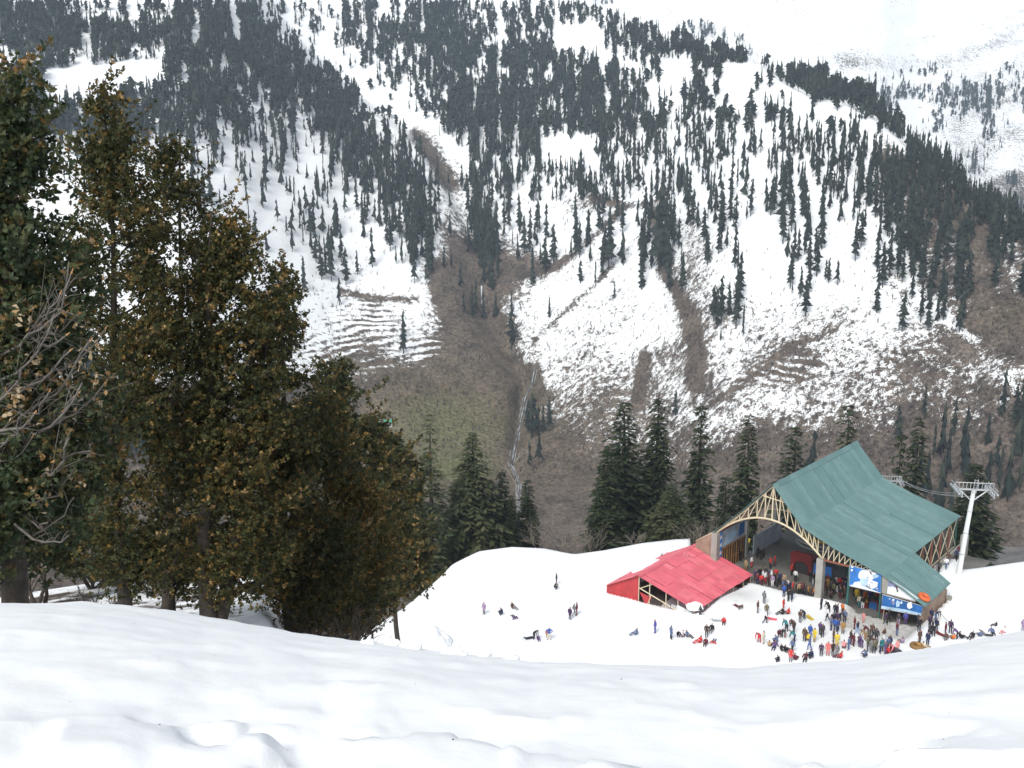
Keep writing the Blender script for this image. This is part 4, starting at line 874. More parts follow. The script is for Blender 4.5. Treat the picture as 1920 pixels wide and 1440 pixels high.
# front truss
def arch(s): q = (s + 6.9) / 7.3; return 5.1 + 3.45 * (1 - q * q) if abs(q) <= 1 else 5.1
def member(a, b, r=.085, t=0.12, name='truss_member'): return hp(name, MB().bar((a[0], t, a[1]), (b[0], t, b[1]), r, 6), M_CREAM)
def chord(pl, r, t, name, m=None):
    mb = MB(); mb.path([(s, t, z) for s, z in pl], [r] * len(pl), 6); return hp(name, mb, m or M_CREAM, True)
low = [(s, arch(s)) for s in np.linspace(-14.2, 0.4, 30)]
chord(low, .14, .12, 'arch_chord'); chord([(s, roof_z(s) - .22) for s in (-14.4, -10.5, -6.4, -2.3, 2.0, 8.0)], .10, .12, 'top_chord')
chord([(-14.4, 5.2), (-17.3, 3.1)], .1, .12, 'top_chord')
st = [-13.2, -12.1, -11.0, -9.8, -8.6, -7.5, -6.5, -5.5, -4.4, -3.3, -2.3, -1.5, -.8, -.2]
for k, s_ in enumerate(st):
    member((s_, arch(s_)), (s_, roof_z(s_) - .25), .07 if abs(s_ + 6.5) > .1 else .1)
    if k + 1 < len(st):
        n_ = st[k + 1]
        if s_ < -6.5: member((s_, arch(s_)), (n_, roof_z(n_) - .25), .06)
        else: member((n_, arch(n_)), (s_, roof_z(s_) - .25), .06)
member((-7.9, roof_z(-7.9) - .3), (-4.9, 11.2), .07); member((-7.9, 11.6), (-6.5, 11.3), .06)
bs = [0.5, 1.2, 1.9, 2.6, 3.3, 4.0, 4.7, 5.4, 6.1, 6.8]
hp('bottom_beam', MB().box(0.55, -.02, 4.86, 3.9, .2, 5.06), M_RUST)
chord([(3.9, 5.0), (6.9, 4.86)], .08, .12, 'bottom_chord')
for k in range(len(bs) - 1):
    zl = 5.06 if bs[k] < 4 else 4.95; zt0, zt1 = roof_z(bs[k]) - .25, roof_z(bs[k + 1]) - .25
    if zt1 - zl > .15:
        member((bs[k], zl), (bs[k], zt0), .06); member((bs[k], zl), (bs[k + 1], zt1), .06)
# trusses inside, each one part
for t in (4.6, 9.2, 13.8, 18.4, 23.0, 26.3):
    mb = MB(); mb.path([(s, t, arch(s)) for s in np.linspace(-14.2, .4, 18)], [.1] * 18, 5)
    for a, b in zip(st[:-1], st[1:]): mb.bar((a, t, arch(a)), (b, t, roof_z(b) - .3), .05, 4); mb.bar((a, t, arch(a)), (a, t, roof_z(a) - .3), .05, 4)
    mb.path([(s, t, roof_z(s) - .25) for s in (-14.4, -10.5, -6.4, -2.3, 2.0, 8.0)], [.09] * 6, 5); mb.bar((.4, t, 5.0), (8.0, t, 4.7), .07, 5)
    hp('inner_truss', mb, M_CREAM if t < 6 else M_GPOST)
pr = MB()
for s_ in (-12.5, -10.5, -8.5, -4.8, -3.2, -1, 1.5, 4, 6.5): pr.box(s_ - .06, .3, roof_z(s_) - .2, s_ + .06, 26.2, roof_z(s_) - .08)
o = hp('purlins', pr, M_RUST); o['kind'] = 'stuff'
# columns
def column(s, t, z1, w, m, name='column', z0=-1.6): return hp(name, MB().box(s - w / 2, t - w / 2, z0, s + w / 2, t + w / 2, z1), m)
column(.3, .15, 5.05, .85, M_CONC); column(-14.35, .15, 5.05, .85, M_CONC)
for t in (9, 18, 26): column(-14.4, t, 5.0, .5, M_CONC); column(.4, t, 5.0, .3, M_GPOST, 'post')
column(4.0, .05, 4.9, .26, M_GPOST, 'post'); column(7.98, .0, 4.9, .18, M_GPOST, 'post')
hp('floor_slab', MB().box(-14.6, .25, -1.35, 12.6, 29.2, -1.0), M_SLAB)
hp('wall_stub', MB().slab([(-17.4, .1, -1), (-14.85, .1, -1), (-14.85, .1, 4.8), (-17.3, .1, 3.0)], (0, 1, 0), .25), M_BRN)
# left wall: printed panels above wooden doors
hp('side_wall', MB().box(-14.55, .7, 4.35, -14.3, 8.6, 5.3), M_BRN)
p = hp('poster_board', MB().box(-14.3, .7, 1.0, -14.2, 1.7, 4.7), M_BLUE)
for z_ in (1.5, 2.6, 3.7): hp('print', MB().slab([(-14.195, .8, z_), (-14.195, 1.6, z_ + .1), (-14.195, 1.5, z_ + .6), (-14.195, .95, z_ + .45)], (1, 0, 0), .01), M_WHT, False, p)
p = hp('poster_board', MB().box(-14.3, 1.75, 2.35, -14.22, 8.2, 4.75), M_PGR)
hp('print', MB().slab([(-14.215, 2.2, 2.6), (-14.215, 5, 2.6), (-14.215, 6.2, 3.4), (-14.215, 5, 4.3), (-14.215, 3, 4.1)], (1, 0, 0), .01), M_PLB, False, p)
hp('print', MB().slab([(-14.215, 6.3, 2.7), (-14.215, 7.9, 2.9), (-14.215, 7.9, 4.5), (-14.215, 6.6, 4.4)], (1, 0, 0), .01), M_BLUED, False, p)
hp('print', MB().box(-14.3, 1.75, 4.8, -14.21, 8.2, 4.98), M_REDP, False, p)
for k in range(5):
    t0 = 1.9 + k * 1.35; d = hp('wooden_door', MB().box(-14.32, t0, -1, -14.26, t0 + 1.2, 2.25), M_DARK)
    hp('door_frame', MB().box(-14.3, t0 - .1, -1, -14.18, t0 + .12, 2.3).box(-14.3, t0 + .6, -1, -14.2, t0 + .7, 2.3).box(-14.3, t0 - .1, 2.1, -14.18, t0 + 1.25, 2.3).box(-14.3, t0, .2, -14.2, t0 + 1.2, .32), M_WOOD, False, d)
hp('banner_wall', MB().box(-13.9, 10.2, -1, -13.75, 19, 1.7), M_PGR)
hp('back_wall', MB().box(-9.0, 28.2, -1, 7.6, 28.5, 2.2), M_CONC)
# bull wheel and drive of the ropeway under the roof
bw = hp('bull_wheel', MB().add([], []), M_YEL)
bm = bmesh.new()
def torus(R, r, n=28, k=6, cz=0, sq=1.0):
    vs = [[bm.verts.new(((R + r * math.cos(6.2832 * j / k)) * math.cos(6.2832 * i / n), (R + r * math.cos(6.2832 * j / k)) * math.sin(6.2832 * i / n), cz + sq * r * math.sin(6.2832 * j / k))) for j in range(k)] for i in range(n)]
    for i in range(n):
        for j in range(k): bm.faces.new((vs[i][j], vs[(i + 1) % n][j], vs[(i + 1) % n][(j + 1) % k], vs[i][(j + 1) % k]))
torus(2.9, .17); torus(.5, .2, 12)
for k in range(8):
    a = k * .785; q = Matrix.Rotation(a, 4, 'Z'); vs = [bm.verts.new(q @ Vector(p)) for p in ((.5, -.08, -.06), (2.9, -.08, -.06), (2.9, .08, -.06), (.5, .08, -.06), (.5, -.08, .06), (2.9, -.08, .06), (2.9, .08, .06), (.5, .08, .06))]
    for f in ((0, 3, 2, 1), (4, 5, 6, 7), (0, 1, 5, 4), (2, 3, 7, 6)): bm.faces.new([vs[i] for i in f])
bm.to_mesh(bw.data); bm.free(); bw.location = (-4.6, 12.5, 3.6); bw.rotation_euler = (.06, .05, 0)
hp('wheel_rail', MB().path([(-4.6 + 3.6 * math.cos(a), 12.5 + 3.6 * math.sin(a), 3.0) for a in np.linspace(2.2, 5.9, 24)], [.12] * 24, 5).path([(-4.6 + 3.6 * math.cos(a), 12.5 + 3.6 * math.sin(a), 2.4) for a in np.linspace(2.2, 5.9, 24)], [.09] * 24, 5), M_STEEL)
hp('drive_housing', MB().box(-6.4, 11.8, 3.9, -2.8, 17.5, 4.9).box(-5.2, 12, 4.9, -4, 16, 5.6), M_YEL)
hp('drive_leg', MB().box(-5.0, 15, -1, -4.2, 15.8, 3.9), M_CONC); hp('drive_leg', MB().box(-5.0, 21, -1, -4.2, 21.8, 5), M_CONC)
# red booth with a round dark opening, blue screen, red machines
bo = empty('ticket_booth', H0 + HR @ Vector((-5.6, 7.8, -1.0)), RZ); tag(bo, 'red booth with a dark arched opening inside the green roofed hall', 'booth')
fr = MB(); ap = [(-1.0, 0)] + [(1.0 * math.cos(a), .95 + .85 * math.sin(a)) for a in np.linspace(3.14, 0, 11)] + [(1.0, 0)]
fr.slab([(-1.5, 0, 0), (-1.0, 0, 0), (-1.0, 0, .95), (-1.5, 0, .95)], (0, 1, 0), .2); fr.slab([(1.0, 0, 0), (1.5, 0, 0), (1.5, 0, .95), (1.0, 0, .95)], (0, 1, 0), .2)
for (x0, z0), (x1, z1) in zip(ap[1:-2], ap[2:-1]): fr.slab([(x0, 0, z0), (x1, 0, z1), (x1, 0, 2.3), (x0, 0, 2.3)], (0, 1, 0), .2)
fr.slab([(-1.5, 0, .95), (-1.0, 0, .95), (-1.0, 0, 2.3), (-1.5, 0, 2.3)], (0, 1, 0), .2); fr.slab([(1.0, 0, .95), (1.5, 0, .95), (1.5, 0, 2.3), (1.0, 0, 2.3)], (0, 1, 0), .2)
fr.build('front', M_REDP, bo); MB().box(-1.5, .22, 0, 1.5, 1.8, 2.3).build('body', M_DARK, bo); MB().box(-1.65, -.1, 2.31, 1.65, 1.9, 2.5).build('canopy', M_REDP, bo); MB().box(-1.4, -.06, 2.53, 1.4, .02, 3.0).build('board', M_REDP, bo)
sc_ = empty('display_screen', H0 + HR @ Vector((-1.6, 5.6, -1.0)), RZ); tag(sc_, 'tall dark screen with a blue sheet hung at the back of the hall', 'screen')
MB().box(-1.4, 0, 0, 1.4, .15, 3.0).build('panel', M_DARK, sc_); MB().slab([(-1.3, -.02, 1.6), (1.2, -.02, 1.7), (1.1, -.02, 2.95), (-1.2, -.02, 2.9)], (0, 1, 0), .015).build('blue_sheet', M_BLUED, sc_)
for k, x in enumerate((-.3, .55)): MB().slab([(x, -.05, .2), (x + .42, -.05, .2), (x + .36, -.05, 1.7), (x + .1, -.05, 2.0)], (0, 1, 0), .04).build('red_cloth', M_REDP, sc_)
# hoardings on the front, printed flat
def board(label, quad, base, prints, t=-.12):
    q = [cast(u, v, H0, t=t) for u, v in quad]; c = sum(q, Vector()) / len(q); o = hp('hoarding', MB().slab(q, (0, 1, 0), .08), base)
    if label: o['label'] = label
    for i, (pl, m) in enumerate(prints):
        pp = [cast(u, v, H0, t=t - .012 - .006 * i) for u, v in pl]; hp('print', MB().slab(pp, (0, 1, 0), .004), m, False, o)
    hp('board_frame', MB().path([p_ + Vector((0, -.02, 0)) for p_ in q + [q[0]]], [.05] * (len(q) + 1), 4), M_STEEL, False, o)
def Z(*a): return [(1560 + x / 9.6, 1020 + y / 9.6) for x, y in a]
def blob(cx, cy, rx, ry, n=12, sd=1, a0=0):
    rr = random.Random(sd); return [(1560 + (cx + rx * math.cos(a0 + 6.28 * k / n) * rr.uniform(.75, 1.2)) / 9.6, 1020 + (cy + ry * math.sin(a0 + 6.28 * k / n) * rr.uniform(.75, 1.2)) / 9.6) for k in range(n)]
board('blue hoarding with clouds and a white clad snowboarder in the air', Z((322, 380), (890, 545), (878, 885), (312, 752)), M_BLUE,
      [(blob(640, 560, 160, 110, 14, 3), M_WHT), (blob(600, 700, 130, 90, 12, 4), M_PLB), (blob(455, 715, 70, 40, 11, 5), M_WHT), (blob(780, 580, 60, 35, 10, 6), M_PLB), (blob(720, 730, 110, 80, 12, 7), M_WHT),
       (Z((335, 735), (480, 735), (640, 785), (870, 880), (330, 752)), M_WHT), (Z((345, 400), (385, 405), (380, 430), (345, 425)), M_WHT), (Z((345, 450), (378, 458), (365, 492), (340, 490)), M_WHT),
       (Z((672, 500), (692, 495), (722, 545), (705, 552)), M_INK), (Z((655, 615), (690, 600), (720, 650), (760, 670), (700, 690), (690, 740), (660, 700)), M_WHT),
       (blob(640, 600, 24, 16, 9, 8), M_PGR), (Z((690, 690), (745, 705), (742, 712), (690, 700)), M_PMV), (blob(655, 750, 36, 30, 10, 9), M_PGR), (Z((610, 745), (700, 800), (690, 810), (605, 755)), M_INK), (blob(655, 748, 16, 14, 8, 10), M_WHT),
       (Z((790, 775), (835, 790), (838, 812), (815, 815), (842, 850), (828, 850), (805, 818), (803, 840), (790, 838)), M_PMV), (Z((803, 790), (826, 797), (824, 806), (803, 803)), M_WHT)])
hp('wall_panel', MB().slab([cast(u, v, H0, t=-.1) for u, v in Z((905, 575), (1003, 608), (985, 905), (893, 880))], (0, 1, 0), .3), M_CONC)
board('triangular hoarding with a snowboarder on a white slope under the roof edge', Z((1012, 615), (1330, 820), (1560, 985), (1500, 1030), (990, 890)), M_PLB,
      [(Z((1012, 618), (1320, 815), (1250, 800), (1150, 770), (1010, 760)), M_PMV), (Z((1000, 770), (1150, 775), (1260, 810), (1400, 880), (1540, 985), (1495, 1020), (995, 885)), M_WHT), (blob(1130, 765, 26, 26, 9, 11), M_PMV), (Z((1150, 770), (1180, 760), (1175, 810), (1150, 805)), M_REDP), (Z((1150, 805), (1180, 810), (1195, 850), (1180, 870), (1160, 865), (1170, 840)), M_INK), (Z((1120, 740), (1150, 750), (1145, 760), (1118, 752)), M_INK)])
hp('fascia_beam', MB().slab([cast(u, v, H0, t=-.14) for u, v in Z((990, 893), (1500, 1032), (1500, 1050), (985, 912))], (0, 1, 0), .16), M_BRN)
board('lower blue hoarding with white cartoonless skier figures in a row', Z((912, 905), (1335, 1030), (1640, 1120), (1600, 1290), (885, 1160)), M_BLUED,
      [(Z((912, 905), (1335, 1030), (1333, 1040), (911, 916)), M_WHT), (Z((888, 1110), (1000, 1130), (1330, 1180), (1600, 1250), (1600, 1280), (886, 1158)), M_PLB), (Z((1060, 1000), (1100, 1010), (1130, 1060), (1110, 1110), (1075, 1070)), M_PMV), (blob(1105, 1005, 22, 18, 9, 12), M_WHT),
       (Z((1170, 1010), (1225, 1040), (1215, 1120), (1160, 1140), (1150, 1060)), M_PLB), (blob(1250, 1055, 18, 26, 9, 13), M_WHT), (blob(1400, 1110, 52, 60, 12, 14), M_WHT), (blob(1412, 1062, 24, 22, 10, 15), M_WHT), (Z((1355, 1095), (1380, 1100), (1372, 1150), (1352, 1140)), M_WHT), (blob(1035, 988, 12, 12, 8, 16), M_WHT)])
for o in hall.children:
    if o.get('label', '').startswith('lower blue'): o['label'] = 'lower blue hoarding with pale standing figures'
# open right side: posts, rails and braces, low wall
def side(name, mb, m): return hp(name, mb, m)
for k, t in enumerate((10.5, 14, 17.5, 21, 24.5, 27.6)): column(8.1, t, 4.85, .2, M_GPOST if k == 5 else M_RUST, 'post')
for a, b in zip((10.5, 14, 17.5, 21, 24.5), (14, 17.5, 21, 24.5, 27.6)):
    side('brace', MB().bar((8.12, a, .6), (8.12, b, 4.7), .06, 5), M_CREAM); side('brace', MB().bar((8.16, b, .6), (8.16, a, 4.7), .06, 5), M_CREAM); side('rail', MB().bar((8.1, a + .1, .5), (8.1, b - .1, .5), .07, 5), M_CREAM)
side('side_wall', MB().box(12.7, .2, -1.5, 13.0, 8.4, 2.5), M_BRN); side('side_wall', MB().box(8.0, 8.5, -1.5, 13.0, 8.8, 1.6), M_BRN)
side('low_wall', MB().box(8.4, 18, -1.5, 8.8, 29.4, .6), M_CONC); column(8.9, 29.2, 1.9, .9, M_CONC); column(13.4, 8.6, .9, .5, M_CONC, 'buttress')
# red counters under the hoardings
for k in range(3):
    ct = empty('counter', H0 + HR @ Vector((5.0 + 1.1 * k, 3.0 + .4 * (k % 2), -1.0)), RZ); tag(ct, ['red stall counter behind the green post', 'middle red stall counter under the snowboarder hoarding', 'red stall counter nearest the concrete panel'][k], 'counter', 'stall counters under the hoarding')
    MB().box(-.5, -.3, 0, .5, .3, .9).build('cabinet', M_REDP if k != 1 else M_BLUED, ct); MB().box(-.55, -.35, .9, .55, .35, .98).build('top', M_YEL if k == 0 else M_REDP, ct)
# yellow plastic chairs at the doors
def chair(x, y, label):
    c = empty('plastic_chair', H0 + HR @ Vector((x, y, -1.0)), RZ + random.uniform(-.6, .6)); tag(c, label, 'chair', 'yellow chairs in the hall')
    MB().box(-.24, -.22, .42, .24, .24, .47).build('seat', M_YEL, c); MB().slab([(-.24, .22, .47), (.24, .22, .47), (.2, .34, .95), (-.2, .34, .95)], (0, 1, 0), .04).build('backrest', M_YEL, c)
    for sx in (-.2, .2):
        for sy in (-.18, .2): MB().bar((sx, sy, 0), (sx * .9, sy * .9, .42), .025, 5).build('leg', M_YEL, c)
for (u, v), lb in (((1368, 1050), 'left yellow chair before the wooden doors of the hall'), ((1378, 1052), 'right yellow chair before the wooden doors of the hall'), ((1401, 1022), 'yellow chair at the far end of the wooden doors')):
    d = ray(np.array([u]), np.array([v]))[0]; p_ = HI @ (Vector(d * (-54.0 / d[2])) - H0); chair(p_.x, p_.y, lb)
# orange rubber tube on the lower roof corner
def ring_thing(name, label, cat, loc, R, r, m, rot=(0, 0, 0), sq=1.0, parent=None):
    global bm
    bm = bmesh.new(); torus(R, r, 20, 8, 0, sq); me = bpy.data.meshes.new(name); bm.to_mesh(me); bm.free(); me.materials.append(m); me.polygons.foreach_set('use_smooth', [True] * len(me.polygons))
    o = link(name, me, None, loc); o.rotation_euler = rot; return tag(o, label, cat)
pc = cast(1733, 1120, H0, t=.9); ring_thing('rubber_tube', 'orange rubber tube lying on the lowest corner of the green roof', 'tube', H0 + HR @ Vector((pc.x, pc.y, roof_z(pc.x) + .3)), .5, .26, M_ORG, (0, .4, RZ))

# ------------------------------------------------------------------ red shed
D0 = Vector((SHO[0], SHO[1], -53.5)); shed = empty('red_shed', D0, RZ); tag(shed, 'low red sheet metal shed half buried in snow in front of the hall', 'shed')
AP = (-8.65, 2.65); EV = (-.2, .42); LV = (-13.55, .0)
TL = 14.3
for j in range(5):
    qa, qb = j / 5, (j + 1) / 5 + .012
    sa, za, sb, zb = AP[0] + (EV[0] - AP[0]) * qa, AP[1] + (EV[1] - AP[1]) * qa, AP[0] + (EV[0] - AP[0]) * qb, AP[1] + (EV[1] - AP[1]) * qb
    for k in range(14):
        t0, t1 = -.45 + (TL + .5) * k / 14, -.45 + (TL + .5) * (k + 1) / 14; l = .02 * (5 - j) + rd.choice([0, 0, .015, .03, .06])
        o = sheet('roof_sheet', (sa, t0, za), (sa, t1, za), (sb, t1, zb), (sb, t0, zb), M_RED if rd.random() < .6 else M_RED2, 3, shed, l, .035)
        o.rotation_euler = (0, 0, rd.uniform(-.002, .002))
for k in range(12):
    t0, t1 = -.45 + (TL + .5) * k / 12, -.45 + (TL + .5) * (k + 1) / 12
    sheet('roof_sheet', (AP[0], t0, AP[1]), (AP[0], t1, AP[1]), (LV[0], t1, LV[1]), (LV[0], t0, LV[1]), M_RED2, 3, shed, .02 + rd.choice([0, .02]), .035)
MB().add([(AP[0] - .5, -.5, AP[1] - .16), (AP[0], -.5, AP[1] + .2), (AP[0] + .5, -.5, AP[1] + .07), (AP[0] - .5, TL, AP[1] - .16), (AP[0], TL, AP[1] + .2), (AP[0] + .5, TL, AP[1] + .07)], [(0, 3, 4, 1), (1, 4, 5, 2)]).build('ridge_cap', M_RED, shed)
wl = [-13.5, -12.2, -11.0, -9.8, -8.7]
def shed_z(s): return float(np.interp(s, [LV[0], AP[0], EV[0]], [LV[1], AP[1], EV[1]]))
for a, b in zip(wl[:-1], wl[1:]):
    n = 5; vs = []; 
    for i in range(n + 1):
        s_ = a + (b - a) * i / n; y = .0 if i % 2 else -.05; vs += [(s_, y, -2.2), (s_, y, shed_z(s_) - .06)]
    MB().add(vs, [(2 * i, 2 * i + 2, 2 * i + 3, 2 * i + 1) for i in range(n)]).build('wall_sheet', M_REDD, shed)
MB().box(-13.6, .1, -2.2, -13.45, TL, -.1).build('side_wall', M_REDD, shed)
sh = lambda mb, nm, m: mb.build(nm, m, shed)
for s_ in (-8.6, -7.0, -4.6, -2.9, -.6): sh(MB().bar((s_, -.05, -2.0), (s_, -.05, shed_z(s_) - .08), .06, 6), 'post', M_CREAM)
sh(MB().bar((-8.5, -.1, 1.0), (-2.6, -.1, -.55), .08, 6), 'tie_beam', M_CREAM); sh(MB().bar((-8.5, -.02, .9), (-6.6, -.02, 2.0), .06, 6), 'strut', M_CREAM); sh(MB().bar((-7.2, -.14, -.9), (-6.7, -.14, .6), .06, 6), 'strut', M_CREAM)
sh(MB().slab([(-8.4, -.16, .5), (-6.6, -.16, .2), (-7.4, -.16, -1.1)], (0, 1, 0), .05), 'gusset', M_REDD)
sh(MB().slab([(-2.9, -.2, .35), (-1.75, -.2, .12), (-1.75, -.2, -.85), (-3.05, -.2, -.55)], (0, 1, 0), .05), 'grey_panel', M_PANEL); sh(MB().slab([(-1.7, -.2, .1), (-.75, -.2, -.1), (-.8, -.2, -1.0), (-1.7, -.2, -.86)], (0, 1, 0), .05), 'grey_panel', M_PANEL)
sh(MB().slab([(-4.2, .6, -.2), (-3.1, .6, -.3), (-3.1, .6, -1.3), (-4.2, .6, -1.3)], (0, 1, 0), .05), 'grey_panel', M_PANEL)
for t in (3.0, 6.2, 9.4, 12.0, 14.0): sh(MB().bar((-.3, t, -1.6), (-.3, t, .38), .05, 6), 'eave_post', M_CREAM)
for t in (4.7, 9.4): sh(MB().bar((-13.2, t, .1), (-8.65, t, 2.4), .07, 4).bar((-8.65, t, 2.4), (-.4, t, .4), .07, 4).bar((-8.6, t, -1.8), (-8.6, t, 2.4), .07, 4), 'rafter', M_RUST)
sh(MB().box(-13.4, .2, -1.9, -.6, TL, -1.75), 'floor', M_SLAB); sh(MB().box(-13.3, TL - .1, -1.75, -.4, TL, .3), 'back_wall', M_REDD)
def snow_lump(name, label, loc, sx, sy, sz, sd, parent=None):
    bmx = bmesh.new(); bmesh.ops.create_icosphere(bmx, subdivisions=4, radius=1)
    from mathutils import noise as mn
    for v in bmx.verts: v.co *= 1 + .28 * mn.noise(v.co * 1.4 + Vector((sd * 3.1, 0, 0))) + .10 * mn.noise(v.co * 4 + Vector((sd, 5, 0)))
    me = bpy.data.meshes.new(name); bmx.to_mesh(me); bmx.free(); me.materials.append(M_PSNOW); me.polygons.foreach_set('use_smooth', [True] * len(me.polygons))
    o = link(name, me, None, loc); o.scale = (sx, sy, sz); return tag(o, label, 'snow heap')
p_ = D0 + HR @ Vector((-.75, .25, .6)); snow_lump('snow_heap', 'snow heap spilling over the near corner of the red roof', p_, 1.1, 1.0, .4, 1)
p_ = D0 + HR @ Vector((.55, -.7, -.7)); snow_lump('snow_heap', 'rounded snow heap standing at the corner of the red shed', p_, 1.0, .9, 1.0, 2)
p_ = D0 + HR @ Vector((-11.0, 6.2, 1.12)); snow_lump('snow_heap', 'flat snow drift lying on the left slope of the red roof', p_, 2.6, 3.6, .45, 3)
p_ = on_snow(800, 1215)
for (u, v, h, sx, sy, sz, lb, sd) in ((800, 1208, 6.8, .17, .14, .1, 'broken snow block lying on the lip of the snow bank', 4), (908, 1228, 6.6, .05, .05, .035, 'small snow lump on the lip right of the broken block', 5), (735, 1206, 6.9, .06, .05, .03, 'small yellowish snow lump left of the broken block', 6)):
    q = at_h(np.array([float(u)]), np.array([float(v)]), np.array([h]))[0]; snow_lump('snow_heap', lb, (q[0], q[1], ground(q[0], q[1]) + float(fg_lumps(np.array([q[0]]), np.array([q[1]]))[0]) + sz * .5), sx, sy, sz, sd)

r7 = random.Random(9)
for k, (u, v, h, sz, lb) in enumerate(((770, 1212, 6.5, .05, 'snow clod on the lip just left of the broken block'), (850, 1226, 6.4, .06, 'snow clod between the broken block and the small lump'), (960, 1244, 6.3, .035, 'tiny snow clod right of the small lump'), (690, 1208, 6.8, .035, 'tiny snow clod under the brush at the end of the oaks'), (1520, 1318, 3.4, .035, 'snow clod in the shallow dent on the right of the bank'), (600, 1415, 2.7, .05, 'snow clod on the broken slab at the bottom edge'), (545, 1428, 2.6, .035, 'small snow clod at the edge of the hollow'))):
    q = at_h(np.array([float(u)]), np.array([float(v)]), np.array([h]))[0]; snow_lump('snow_clod', lb, (q[0], q[1], ground(q[0], q[1]) + float(fg_lumps(np.array([q[0]]), np.array([q[1]]))[0]) + sz * .15), sz * 1.5, sz * 1.2, sz * .7, 20 + k)

# ------------------------------------------------------------------ ropeway towers and cables
def tower(label, base, top, r0, r1, arm, rz, detail=True):
    root = empty('cable_tower', base); tag(root, label, 'tower', 'ropeway towers'); d = Vector(top) - Vector(base)
    MB().bar((0, 0, -1.5), d * .5, r0, 12, 0, (r0 + r1) / 2).bar(d * .5, d, (r0 + r1) / 2, 12, 0, r1).build('mast', M_TOWER, root, False)
    for k in range(3): MB().bar(d * (.25 * (k + 1)) - d.normalized() * .05, d * (.25 * (k + 1)) + d.normalized() * .05, r0 * .98 - .1 * r0 * k + .05, 12).build('flange', M_STEEL, root)
    X = Vector((math.cos(rz), math.sin(rz), 0)); Y = Vector((-math.sin(rz), math.cos(rz), 0)); up_ = d.normalized()
    c = d
    MB().bar(c - X * arm, c + X * arm, .14, 6).build('cross_arm', M_STEEL, root); MB().bar(c - X * arm + up_ * .9, c + X * arm + up_ * .9, .06, 5).build('hand_rail', M_STEEL, root)
    for sx in (-1, 1):
        e = c + X * arm * .82 * sx
        MB().bar(e - Y * 2.2 - up_ * .35, e + Y * 2.2 - up_ * .35, .11, 5).build('sheave_beam', M_STEEL, root)
        for k in range(6):
            q = e + Y * (-1.9 + .76 * k) - up_ * .1; MB().bar(q - X * .06, q + X * .06, .26, 10).build('sheave', M_STEEL, root)
        MB().bar(e - Y * 2.1 + up_ * .5 + X * .35 * sx, e + Y * 2.1 + up_ * .5 + X * .35 * sx, .05, 4).bar(e - Y * 2.1 + X * .4 * sx, e + Y * 2.1 + X * .4 * sx, .16, 4).build('catwalk', M_STEEL, root)
        for k in range(5): MB().bar(c + X * sx * arm * (.2 * (k + 1)), c + X * sx * arm * (.2 * (k + 1)) + up_ * .9, .04, 4).build('rail_post', M_STEEL, root)
        MB().bar(c - up_ * 1.6, c + X * sx * arm * .7 - up_ * .1, .08, 5).build('bracket', M_STEEL, root)
    lad = MB().bar(c - X * .2 - up_ * .4 - Y * .4, c - X * .2 + up_ * 1.5 - Y * .4, .04, 4).bar(c + X * .2 - up_ * .4 - Y * .4, c + X * .2 + up_ * 1.5 - Y * .4, .04, 4)
    for k in range(6): lad.bar(c - X * .2 + up_ * (-.3 + .33 * k) - Y * .4, c + X * .2 + up_ * (-.3 + .33 * k) - Y * .4, .025, 4)
    lad.build('ladder', M_STEEL, root); return root
tb = on_snow(1796, 1077); ht = math.hypot(tb.x, tb.y); tt = at_h(np.array([1826.0]), np.array([918.0]), np.array([ht + .3]))[0]
tower('white cable tower with a wide crossarm standing on snow right of the hall', tb, tt, .36, .25, 2.35, -.15)
q = at_h(np.array([1668.0]), np.array([902.0]), np.array([188.0]))[0]; tower('farther cable tower whose crossarm just shows behind the green roof', (q[0], q[1], ground(q[0], q[1]) - 1), q, .4, .3, 2.0, -.15)
for k, (du, dv, eu, ev) in enumerate(((-22, 6, 20, -4), (-20, 10, 26, 0), (18, 12, 30, 6))):
    a = at_h(np.array([1826.0 + du]), np.array([918.0 + dv]), np.array([ht]))[0]; b = at_h(np.array([1668.0 + eu]), np.array([902.0 + ev]), np.array([188.0]))[0]
    pl = [Vector(a * (1 - s_) + b * s_) - Vector((0, 0, .8 * 4 * s_ * (1 - s_))) for s_ in np.linspace(0, 1, 10)]
    o = MB().path(pl, [.035] * 10, 4).build('cable', M_STEEL); tag(o, ['topmost cable running from the white tower to the hall', 'middle cable running from the white tower to the hall', 'lowest cable running from the white tower to the hall'][k], 'cable', 'ropeway cables')
cb = MB().path([(tt[0] + (k - 0) * 4.0 + 1.9, tt[1] - k * 3.2, tt[2] + .1 + .9 * k) for k in range(14)], [.035] * 14, 4)

# small cabins far down the valley
for (u, v, w, m, lb) in ((706, 797, 5.5, M_PGR, 'tiny grey roofed hut on the brown slope beside the green roofed hut'), (727, 797, 6.5, mat('hut_green_roof', (0.05, 0.3, 0.2), .5), 'tiny green roofed hut on the brown slope beyond the oaks')):
    p0 = surf(np.array([float(u)]), np.array([float(v)]))[0]; c = empty('hut', p0, .3); tag(c, lb, 'hut')
    MB().box(-w / 2, -2.5, -2, w / 2, 2.5, 2.6).build('wall', M_PANEL, c); MB().slab([(-w / 2 - .4, -3.2, 2.4), (w / 2 + .4, -3.2, 2.4), (w / 2 + .4, 0, 4.6), (-w / 2 - .4, 0, 4.6)], (0, .3, 1), .2).slab([(-w / 2 - .4, 3.2, 2.4), (w / 2 + .4, 3.2, 2.4), (w / 2 + .4, 0, 4.6), (-w / 2 - .4, 0, 4.6)], (0, -.3, 1), .2).build('roof', m, c)
    MB().box(-w * .3, -2.56, .2, -w * .05, -2.5, 1.6).build('window', M_DARK, c); MB().box(w * .1, -2.56, -.5, w * .3, -2.5, 1.8).build('door', M_DARK, c)

